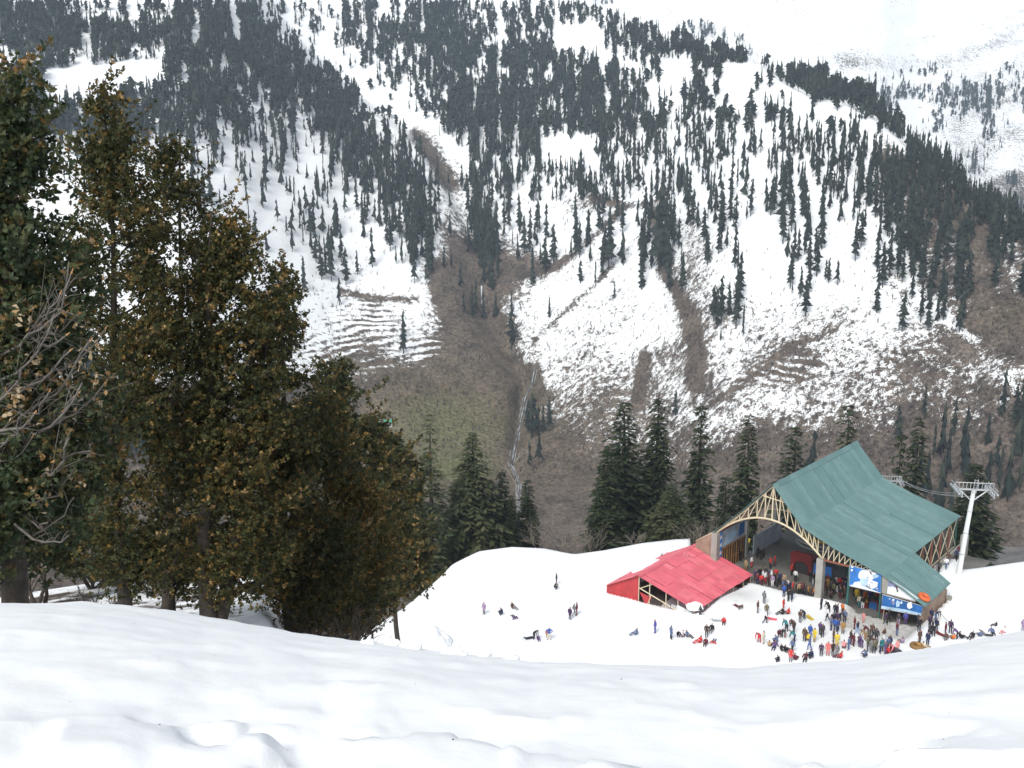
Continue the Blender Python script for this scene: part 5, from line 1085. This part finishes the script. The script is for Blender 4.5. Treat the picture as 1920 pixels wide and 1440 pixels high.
# ------------------------------------------------------------------ people
PAL = {'black': (.012, .012, .016), 'dark grey': (.045, .045, .05), 'grey': (.16, .16, .165), 'navy': (.016, .024, .075), 'blue': (.03, .09, .36), 'slate blue': (.09, .13, .24), 'indigo': (.07, .07, .30),
 'purple': (.10, .05, .17), 'dark purple': (.05, .025, .07), 'maroon': (.11, .018, .028), 'brown': (.09, .05, .035), 'dark brown': (.045, .028, .022), 'red': (.52, .035, .035), 'orange': (.62, .16, .03), 'ochre': (.33, .18, .045),
 'yellow': (.66, .50, .04), 'tan': (.36, .25, .14), 'cream': (.60, .54, .42), 'white': (.72, .72, .74), 'pink': (.66, .26, .26), 'coral': (.60, .14, .12), 'teal': (.03, .17, .19), 'olive': (.10, .10, .05), 'light blue': (.25, .40, .60), 'mauve': (.30, .22, .34)}
CL = {k: mat('cloth_' + k.replace(' ', '_'), v, .85, var=.12, scale=6) for k, v in PAL.items()}
M_SKIN = mat('skin', (.30, .16, .10), .6); M_HAIR = mat('black_hair', (.012, .01, .009), .6); M_SHOE = mat('dark_boots', (.02, .018, .018), .6)
def body(pose):
    """skeleton joints of one pose: {name: (xyz, radius)}; the figure looks along -Y"""
    J = {'pel': ((0, 0, .95), .135), 'spi': ((0, 0, 1.14), .125), 'che': ((0, .01, 1.34), .15), 'nec': ((0, 0, 1.48), .062), 'hd0': ((0, -.015, 1.57), .082), 'hd1': ((0, -.02, 1.66), .098), 'hd2': ((0, -.01, 1.735), .066), 'nos': ((0, -.125, 1.63), .022)}
    for s, x in (('l', 1), ('r', -1)):
        J.update({'sh' + s: ((.185 * x, 0, 1.40), .078), 'el' + s: ((.25 * x, .03, 1.13), .058), 'wr' + s: ((.25 * x, -.06, .90), .042), 'ha' + s: ((.245 * x, -.09, .81), .046), 'th' + s: ((.235 * x * .9, -.135, .85), .018),
                  'hi' + s: ((.095 * x, 0, .90), .105), 'kn' + s: ((.105 * x, -.02, .50), .07), 'an' + s: ((.105 * x, .02, .10), .052), 'to' + s: ((.12 * x, -.14, .045), .045)})
    def mv(n, *p): J[n] = (p, J[n][1])
    def up(dy, dz, tilt=0.0, ns=('spi', 'che', 'nec', 'hd0', 'hd1', 'hd2', 'nos', 'shl', 'shr', 'ell', 'elr', 'wrl', 'wrr', 'hal', 'har', 'thl', 'thr')):
        c, s_ = math.cos(tilt), math.sin(tilt)
        for n in ns:
            (x, y, z), r_ = J[n]; z -= .95; J[n] = ((x, y * c - z * s_ + dy, z * c + y * s_ * 1 + .95 + dz), r_)
    if pose == 'walk':
        mv('knl', .10, -.16, .52); mv('anl', .10, -.14, .10); mv('tol', .11, -.30, .05); mv('knr', -.10, .06, .50); mv('anr', -.10, .30, .14); mv('tor', -.11, .20, .045); mv('ell', .25, .12, 1.14); mv('wrl', .25, .10, .92); mv('hal', .25, .08, .84); mv('thl', .22, .04, .87); mv('wrr', -.25, -.18, .96); mv('har', -.25, -.24, .89); mv('thr', -.22, -.24, .94); mv('elr', -.25, -.04, 1.12)
    if pose == 'hips':
        for s, x in (('l', 1), ('r', -1)): mv('el' + s, .40 * x, .06, 1.16); mv('wr' + s, .22 * x, -.08, 1.02); mv('ha' + s, .17 * x, -.12, .98); mv('th' + s, .16 * x, -.16, 1.02); mv('kn' + s, .14 * x, -.02, .5); mv('an' + s, .17 * x, .02, .1); mv('to' + s, .20 * x, -.14, .045)
    if pose == 'point':
        mv('ell', .44, -.12, 1.36); mv('wrl', .62, -.28, 1.40); mv('hal', .69, -.34, 1.41); mv('thl', .66, -.30, 1.46)
    if pose == 'arms':
        for s, x in (('l', 1), ('r', -1)): mv('el' + s, .26 * x, -.18, 1.2); mv('wr' + s, .14 * x, -.30, 1.36); mv('ha' + s, .09 * x, -.30, 1.44); mv('th' + s, .07 * x, -.27, 1.48)
    if pose == 'bend':
        up(0, 0, .95); 
        for s, x in (('l', 1), ('r', -1)): mv('el' + s, .2 * x, -.46, .92); mv('wr' + s, .16 * x, -.52, .66); mv('ha' + s, .15 * x, -.53, .57); mv('th' + s, .11 * x, -.55, .62); mv('kn' + s, .13 * x, -.06, .5); mv('an' + s, .14 * x, .02, .1); mv('to' + s, .16 * x, -.14, .045)
    if pose == 'sit':
        J['pel'] = ((0, 0, .16), .15); up(.03, -.80, -.12)
        for s, x in (('l', 1), ('r', -1)): mv('hi' + s, .10 * x, -.06, .15); mv('kn' + s, .13 * x, -.42, .36); mv('an' + s, .12 * x, -.74, .09); mv('to' + s, .13 * x, -.84, .17); mv('wr' + s, .19 * x, -.32, .32); mv('ha' + s, .16 * x, -.40, .36); mv('th' + s, .13 * x, -.38, .41); mv('el' + s, .24 * x, -.10, .36)
    if pose == 'lie':
        J['pel'] = ((0, 0, .15), .145); up(.06, -.80, -.95)
        for s, x in (('l', 1), ('r', -1)): mv('hi' + s, .10 * x, -.08, .14); mv('kn' + s, .13 * x, -.48, .26); mv('an' + s, .12 * x, -.88, .08); mv('to' + s, .14 * x, -.98, .15); mv('el' + s, .32 * x, .42, .18); mv('wr' + s, .36 * x, .30, .06); mv('ha' + s, .38 * x, .22, .05); mv('th' + s, .34 * x, .2, .08)
    if pose == 'crouch':
        J['pel'] = ((0, .10, .36), .15); up(.10, -.58, .35)
        for s, x in (('l', 1), ('r', -1)): mv('hi' + s, .11 * x, .06, .35); mv('kn' + s, .16 * x, -.34, .48); mv('an' + s, .13 * x, -.08, .10); mv('to' + s, .14 * x, -.24, .045); mv('el' + s, .26 * x, -.24, .62); mv('wr' + s, .2 * x, -.44, .5); mv('ha' + s, .16 * x, -.5, .46); mv('th' + s, .12 * x, -.5, .5)
    return J
BONES = [('pel', 'spi', 2), ('spi', 'che', 2), ('che', 'nec', 2), ('nec', 'hd0', 0), ('hd0', 'hd1', 0), ('hd1', 'hd2', 1), ('hd1', 'nos', 0)]
for s in 'lr': BONES += [('che', 'sh' + s, 2), ('sh' + s, 'el' + s, 2), ('el' + s, 'wr' + s, 2), ('wr' + s, 'ha' + s, 0), ('wr' + s, 'th' + s, 0), ('pel', 'hi' + s, 3), ('hi' + s, 'kn' + s, 3), ('kn' + s, 'an' + s, 3), ('an' + s, 'to' + s, 4)]
def person_mesh(pose, coat=False):
    J = body(pose); names = list(J); ix = {n: i for i, n in enumerate(names)}
    me = bpy.data.meshes.new('skeleton'); me.from_pydata([J[n][0] for n in names], [(ix[a], ix[b]) for a, b, _ in BONES], [])
    o = bpy.data.objects.new('skeleton', me); C.objects.link(o)
    md = o.modifiers.new('skin', 'SKIN'); md.use_smooth_shade = True
    sk = me.skin_vertices[0].data
    for n, i in ix.items():
        r_ = J[n][1] * (1.18 if n in ('spi', 'che', 'shl', 'shr', 'ell', 'elr', 'pel') else 1.0)
        sk[i].radius = (r_, r_); sk[i].use_root = (n == 'pel')
    o.modifiers.new('sub', 'SUBSURF').levels = 1
    dg = bpy.context.evaluated_depsgraph_get(); out = bpy.data.meshes.new_from_object(o.evaluated_get(dg)); bpy.data.objects.remove(o)
    for m in (M_SKIN, M_HAIR, CL['black'], CL['black'], M_SHOE): out.materials.append(m)
    seg = [(np.array(J[a][0]), np.array(J[b][0]), m, a, b) for a, b, m in BONES]; hc = np.array(J['hd1'][0]); hn = np.array(J['nos'][0]) - hc; hn /= np.linalg.norm(hn); hu = np.array(J['hd2'][0]) - np.array(J['hd0'][0]); hu /= np.linalg.norm(hu)
    mi = []
    for p in out.polygons:
        c = np.array(p.center); best = 9; m_ = 2; bn = ''
        for a, b, m, na, nb in seg:
            d = b - a; t_ = min(1, max(0, (c - a) @ d / (d @ d))); q = np.linalg.norm(c - a - d * t_) / (J[na][1] * (1 - t_) + J[nb][1] * t_)
            if q < best: best = q; m_ = m; bn = nb
        if bn in ('hd0', 'hd1', 'hd2', 'nos'):
            q = c - hc; m_ = 1 if (q @ hu > .035 or q @ hn < .015) and q @ hu > -.075 else 0
        if bn == 'spi' and False: m_ = 2
        if coat and m_ == 3 and bn in ('hil', 'hir', 'knl', 'knr') and c[2] > .55: m_ = 2
        mi.append(m_)
    out.polygons.foreach_set('material_index', mi); out.polygons.foreach_set('use_smooth', [True] * len(mi)); out.name = 'person'; return out
PM = {p: person_mesh(p) for p in ('stand', 'walk', 'hips', 'point', 'arms', 'bend', 'sit', 'lie', 'crouch')}; PM['coat'] = person_mesh('stand', True)
WORDS = {'stand': 'standing', 'walk': 'walking', 'hips': 'hands on hips', 'point': 'with one arm out', 'arms': 'with raised hands', 'bend': 'bending', 'sit': 'sitting', 'lie': 'leaning back', 'crouch': 'crouching', 'coat': 'in a long coat'}
PEOPLE = []
def person(p, pose, top, legs, where, group, face=None, scale=1.0, kind='person'):
    o = link('person', PM[pose], None, p); o.rotation_euler = (0, 0, random.uniform(0, 6.28) if face is None else face); o.scale = (scale * 1.06, scale * 1.06, scale)
    for i, m in ((2, CL[top]), (3, CL[legs])): o.material_slots[i].link = 'OBJECT'; o.material_slots[i].material = m
    r_ = random.random()
    if r_ < .3: o.material_slots[1].link = 'OBJECT'; o.material_slots[1].material = CL[random.choice(['black', 'dark brown', 'maroon', 'navy', top])]
    who = 'child' if scale < .8 else 'person'
    lb = f'{who} {WORDS[pose]} in {top}' + (f' and {legs}' if legs != top else '') + ' ' + where
    tag(o, None, 'person', group); PEOPLE.append((o, lb, proj(np.array(p)[None])[0][0])); return o
SETS = {'D': (860, 1040, 4.364), 'C': (1100, 980, 5.333), 'B': (1380, 1000, 4.8), 'E': (1540, 860, 3.789)}
SNOWP = """D|left of the shed|people on the snow left of the red shed
800 246 stand dark_grey black;788 283 crouch dark_grey black;207 488 coat mauve black;352 496 crouch navy black;440 442 sit brown grey;455 522 lie purple dark_grey;910 532 stand dark_purple dark_purple;945 500 walk grey grey;966 497 stand maroon maroon;615 690 bend black black;650 698 sit purple purple .7;740 697 hips blue cream;722 682 stand orange ochre .65
C|below the shed|people on the snow below the red shed
495 1122 sit slate_blue slate_blue;683 1106 coat indigo indigo;842 1168 coat slate_blue black;955 1142 crouch white maroon;1003 1142 sit slate_blue dark_grey;915 1144 crouch black black .8;1197 1146 coat dark_brown dark_brown;1250 1080 sit black grey;1135 1202 sit red red;1190 1217 sit maroon dark_brown;1270 1202 lie red slate_blue;1370 1005 sit red maroon;1135 946 walk dark_grey dark_grey
C|between shed and hall|people between the shed and the hall
1515 850 lie brown maroon;1772 812 stand grey grey;1708 902 stand brown grey;1797 932 stand olive grey;1785 1006 walk white black;1725 1197 bend red red;1765 1212 stand cream cream
B|on the bank before the hall|people on the snow bank before the hall
430 574 stand blue navy;470 612 stand black black;500 612 walk black navy;425 692 coat red red;416 727 sit black black;470 727 sit red black;575 806 stand brown grey;615 772 bend black black;765 686 stand dark_grey black
B|in the upper left crowd|people in the crowd below the hall
820 786 walk white black;835 718 bend black black;890 748 stand black navy;910 752 stand dark_purple black;955 738 stand orange brown;855 872 stand slate_blue navy;895 887 stand blue navy;930 792 bend black dark_grey;975 802 stand slate_blue black;960 908 coat ochre dark_brown;915 884 stand navy navy;1065 862 stand maroon maroon;1090 908 walk navy light_blue;1145 804 stand pink pink .8;870 830 stand black slate_blue;885 800 crouch dark_grey black;905 828 stand dark_purple navy
B|left in the crowd|people in the crowd below the hall
300 1022 sit tan purple;345 1030 lie purple navy;362 992 crouch slate_blue dark_purple;410 1057 sit black black;447 1062 sit black dark_grey;500 832 crouch brown black;520 907 stand dark_brown dark_grey;527 986 bend teal navy;505 1072 walk slate_blue black;428 938 bend dark_grey black;455 888 bend teal black;390 932 crouch maroon black;445 938 stand white pink .7;490 1156 coat red grey;530 1142 sit maroon dark_brown;380 1162 crouch black black .8
B|amid the crowd|people in the crowd below the hall
615 972 coat brown dark_grey;665 937 stand blue blue;645 972 crouch yellow brown;705 977 coat yellow tan;660 1050 walk slate_blue blue;755 917 stand purple black;775 937 stand dark_grey black;625 1137 lie maroon black;682 1130 crouch navy black;765 1107 stand dark_purple black;825 1102 coat coral coral;875 978 stand brown brown;907 1018 stand yellow yellow;870 1100 coat dark_brown grey;905 1120 stand grey grey;942 1124 sit red maroon
B|in the dense cluster|people in the crowd below the hall
968 1042 crouch pink maroon;1012 1052 stand slate_blue slate_blue;1055 1018 coat maroon maroon;1030 1000 stand dark_brown maroon;1110 1027 stand purple purple;1137 1031 bend dark_purple purple;1165 962 bend tan ochre;1190 932 bend maroon black;1217 937 bend brown black;1262 907 sit black grey;1330 967 hips brown white;1180 1060 stand olive dark_grey;1215 1076 stand grey grey;1240 1080 stand olive black;1265 1046 stand grey dark_grey;1165 1117 crouch slate_blue black;1292 1080 bend teal navy;1340 1102 stand purple purple;1366 1056 stand slate_blue grey;1372 1096 crouch red maroon;1412 1087 bend pink maroon;1447 1086 coat pink pink;1495 992 sit mauve grey;1200 1020 stand dark_grey olive;1235 1010 crouch olive dark_grey;1190 990 stand olive black;1260 985 stand dark_grey black;1385 1040 stand navy purple;1395 1070 crouch maroon red;1310 1062 stand teal black;1225 1050 stand dark_grey grey;1440 1090 crouch dark_grey black
B|under the hoardings|people on the trampled yard under the hoardings
1445 922 stand maroon slate_blue;1345 822 walk dark_purple black;1372 805 walk black black;1400 762 stand black dark_grey;1455 747 stand maroon black;1500 742 stand red black;1522 822 stand indigo purple;1617 822 coat slate_blue slate_blue;1270 752 stand navy navy;1217 742 stand maroon brown;1425 745 stand dark_grey black;1480 760 bend black black;1385 740 stand dark_purple navy;1540 780 stand black slate_blue;1460 830 stand dark_grey mauve;1520 760 stand dark_brown navy;1605 800 stand black navy;1410 720 stand black maroon;1470 715 stand dark_brown black;1440 770 crouch navy black;1555 745 stand slate_blue dark_grey;1495 800 crouch grey black
B|near the ropes|people right of the trampled yard
1645 882 stand black black;1635 850 point dark_grey black;1650 987 stand brown brown;1690 1032 sit cream ochre;1642 1034 sit ochre tan;1722 1007 coat navy navy;1742 850 stand dark_purple black;1775 932 bend black black;1792 780 bend navy slate_blue;1800 882 stand navy dark_grey;1740 905 crouch dark_grey black;1765 900 stand black navy;1675 640 stand red maroon;1755 795 stand navy black
E|right of the crowd|people on the snow at the right
880 1256 coat maroon maroon;915 1242 stand dark_purple black;890 1294 crouch brown grey;937 1286 sit orange brown;965 1282 bend purple black;988 1277 sit black black;1072 1275 sit black dark_grey;1128 1266 sit slate_blue grey;1165 1258 lie grey dark_grey;1215 1242 lie slate_blue black;1298 1236 sit white pink;1430 1230 coat mauve mauve;1240 1190 sit black dark_grey .7"""
lines = SNOWP.split('\n')
for hd, ln in zip(lines[0::2], lines[1::2]):
    k, where, grp = hd.split('|'); ox, oy, sc = SETS[k]
    for it in ln.split(';'):
        w = it.split(); p = on_snow(ox + float(w[0]) / sc, oy + float(w[1]) / sc); sz = float(w[5]) if len(w) > 5 else random.uniform(.92, 1.03)
        person(p - Vector((0, 0, .03)), w[2], w[3].replace('_', ' '), w[4].replace('_', ' '), where, grp, None, sz)
def in_hall(u, v, z=-54.0):
    d = ray(np.array([u]), np.array([v]))[0]; return Vector(d * (z / d[2]))
HALLP = """by the wooden doors|people standing in the open hall
1398 1070 coat tan ochre;1409 1064 stand white red;1388 1052 stand black black;1420 1046 coat black black;1426 1050 stand black dark_brown;1431 1046 coat dark_grey black;1444 1066 stand red black;1452 1062 stand red maroon
behind the snow edge near the booth|people in the hall behind the snow edge
1416 1084 stand dark_purple black;1424 1080 stand black black;1430 1085 stand white navy;1435 1088 stand white red;1440 1083 stand navy black;1446 1085 stand white dark_purple;1441 1092 stand maroon black;1448 1095 stand mauve white;1454 1082 stand red black;1453 1090 stand black black;1457 1095 coat dark_grey black;1427 1093 stand red maroon;1434 1078 stand dark_grey black;1420 1090 stand maroon navy;1462 1090 stand navy black
before the dark screen|people standing in the open hall
1484 1079 stand red black;1491 1091 stand white black;1524 1097 stand black white;1470 1098 stand tan slate_blue;1519 1092 stand black dark_grey
in the row of heads at the snow edge|people in the hall behind the snow edge
1467 1103 stand slate_blue black;1474 1105 stand dark_grey black;1480 1106 stand navy black;1486 1107 stand red black;1492 1108 stand dark_brown black;1498 1109 stand tan black;1504 1111 stand maroon black;1510 1112 stand dark_grey navy;1515 1114 stand ochre black;1520 1116 stand brown black;1527 1117 stand orange black;1477 1102 stand white black;1501 1106 stand maroon black;1508 1107 stand black black
between column and green post|people between the column and the green post
1546 1108 coat dark_brown maroon;1552 1106 coat ochre ochre;1548 1098 stand dark_purple black;1558 1112 stand dark_grey black;1563 1116 stand olive black;1569 1112 stand black white;1573 1118 stand dark_brown black;1578 1110 stand maroon black;1584 1112 stand navy black;1556 1122 crouch dark_brown black;1562 1104 stand dark_grey dark_grey;1567 1102 stand white black;1573 1104 stand red black;1580 1102 stand dark_purple black;1586 1104 stand black dark_grey;1550 1118 stand black black;1582 1122 stand brown dark_brown;1575 1124 stand black maroon
in the shade under the hoarding|people under the snowboarder hoarding
1606 1126 coat yellow teal;1611 1140 stand cream teal;1617 1142 stand black white;1622 1130 coat orange maroon;1630 1128 stand indigo indigo;1634 1138 sit red red;1640 1128 stand grey dark_grey;1645 1130 stand red brown;1600 1118 stand maroon black;1614 1118 stand red dark_brown;1626 1140 stand dark_brown black;1638 1118 stand dark_purple black"""
lines = HALLP.split('\n')
for hd, ln in zip(lines[0::2], lines[1::2]):
    where, grp = hd.split('|')
    for it in ln.split(';'):
        w = it.split(); person(in_hall(float(w[0]), float(w[1]) + (6 if 'row of heads' in where or 'near the booth' in where else 0)), w[2], w[3].replace('_', ' '), w[4].replace('_', ' '), where, grp, None, random.uniform(.95, 1.03))
for k, (s_, t_, a_, b_) in enumerate(((9.6, 14, 'white', 'light blue'), (9.4, 17, 'dark grey', 'black'), (9.7, 19, 'white', 'slate blue'), (9.4, 21, 'brown', 'grey'), (9.8, 23, 'navy', 'black'), (9.5, 25, 'maroon', 'grey'))):
    q_ = H0 + HR @ Vector((s_, t_, 0)); q_.z = ground(q_.x, q_.y); person(q_, 'walk', a_, b_, 'beside the open right side of the hall', 'people beside the right side of the hall', RZ + 3.14)
for k, (u, v, a_) in enumerate(((1286, 1018, 'navy'), (1293, 1016, 'black'), (1300, 1014, 'slate blue'), (1241, 1036, 'dark grey'))):
    p = at_h(np.array([float(u)]), np.array([float(v)]), np.array([137.5]))[0]; p = Vector((p[0], p[1], ground(p[0], p[1]))); person(p, 'stand', a_, 'black', 'on the crest beyond the shed', 'people beyond the red roof')
p_ = D0 + HR @ Vector((-4.4, 1.6, -1.75)); person(p_, 'bend', 'indigo', 'black', 'inside the red shed', None)
# labels: where two read alike, say which of them from the left
by = {}
for o, lb, u in PEOPLE: by.setdefault(lb, []).append((u, o))
ORD = ['leftmost', 'second', 'third', 'fourth', 'fifth', 'sixth']
for lb, it in by.items():
    it.sort(key=lambda a: a[0])
    for k, (u, o) in enumerate(it):
        w = lb.split()
        if len(it) > 1: w = (['left' if k == 0 else 'right'] if len(it) == 2 else [ORD[k] if k < len(it) - 1 else 'rightmost']) + w
        if len(w) > 16: w = [x for x in w if x != 'and']
        o['label'] = ' '.join(w)

# ------------------------------------------------------------------ sledges, tubes, poles on the snow
def sled(u, v, m, label, rz):
    p = on_snow(u, v); b = MB(); n = 6; vs = []
    for i in range(n + 1):
        y = -.6 + 1.2 * i / n; z = .06 + .16 * max(0, (i - 4) / 2) ** 2
        vs += [(-.24, y, z + .1), (-.2, y, z), (.2, y, z), (.24, y, z + .1)]
    b.add(vs, [(4 * i + j, 4 * i + j + 1, 4 * i + j + 5, 4 * i + j + 4) for i in range(n) for j in range(3)])
    r_ = empty('sledge', p, rz); tag(r_, label, 'sledge'); b.build('shell', m, r_); MB().path([(-.15, .6, .3), (0, .9, .2), (.15, .6, .3)], [.015] * 3, 4).build('cord', M_INK, r_)
sled(1447, 1162, M_RED, 'red sledge lying alone on the snow before the hall', 1.2); sled(992, 1198, M_INK, 'black sledge beside the stooping person in black left of the shed', 2.0); sled(1763, 1191, M_REDP, 'dark red sledge on the snow by the ropes right of the yard', .5); sled(1344, 1165, M_STEEL, 'grey sledge beside the person in red below the shed corner', 1.5)
sled(1518, 1160, M_YEL, 'yellow sledge at the left of the crowd below the hall', .3); sled(1707, 1163, M_YEL, 'yellow sledge on the trampled yard', 1.0)
ring_thing('rubber_tube', 'black and yellow rubber tube at the right of the trampled yard', 'tube', on_snow(1741, 1152) + Vector((0, 0, .25)), .5, .22, M_YEL, (.5, 0, 0)); ring_thing('rubber_tube', 'orange rubber tube leaning at the right of the trampled yard', 'tube', on_snow(1727, 1156) + Vector((0, 0, .45)), .55, .24, M_ORG, (1.1, 0, .4)); ring_thing('rubber_tube', 'ochre rubber tube under the seated people nearest the snow bank', 'tube', on_snow(1719, 1214) + Vector((0, 0, .2)), .55, .24, mat('ochre_rubber', (.22, .12, .035), .7)); ring_thing('rubber_tube', 'black rubber tube at the right end of the dense crowd', 'tube', on_snow(1682, 1228) + Vector((0, 0, .2)), .45, .2, M_INK, (.3, 0, 0))
for (u, v, u2, v2, lb) in ((1594, 1166, 1602, 1143, 'thin leaning bamboo pole on the snow hump before the green post'), (1651, 1182, 1658, 1142, 'thin bamboo pole at the left edge of the trampled yard'), (1762, 1174, 1761, 1152, 'thin upright pole at the right of the yard')):
    a = on_snow(u, v); b = at_h(np.array([float(u2)]), np.array([float(v2)]), np.array([math.hypot(a.x, a.y)]))[0]
    d = Vector(b) - a; o = MB().bar((0, 0, -.3), d, .03, 6, 0, .022).build('pole', M_CREAM, None, False, a); tag(o, lb, 'pole')
a = on_snow(1761, 1168); b = on_snow(1786, 1174); o = MB().path([a + Vector((0, 0, 1.3)), (a + b) / 2 + Vector((0, 0, .55)), b + Vector((0, 0, .3))], [.03] * 3, 4).build('rope', M_INK); tag(o, 'dark rope running down from the thin upright pole to the right', 'rope')
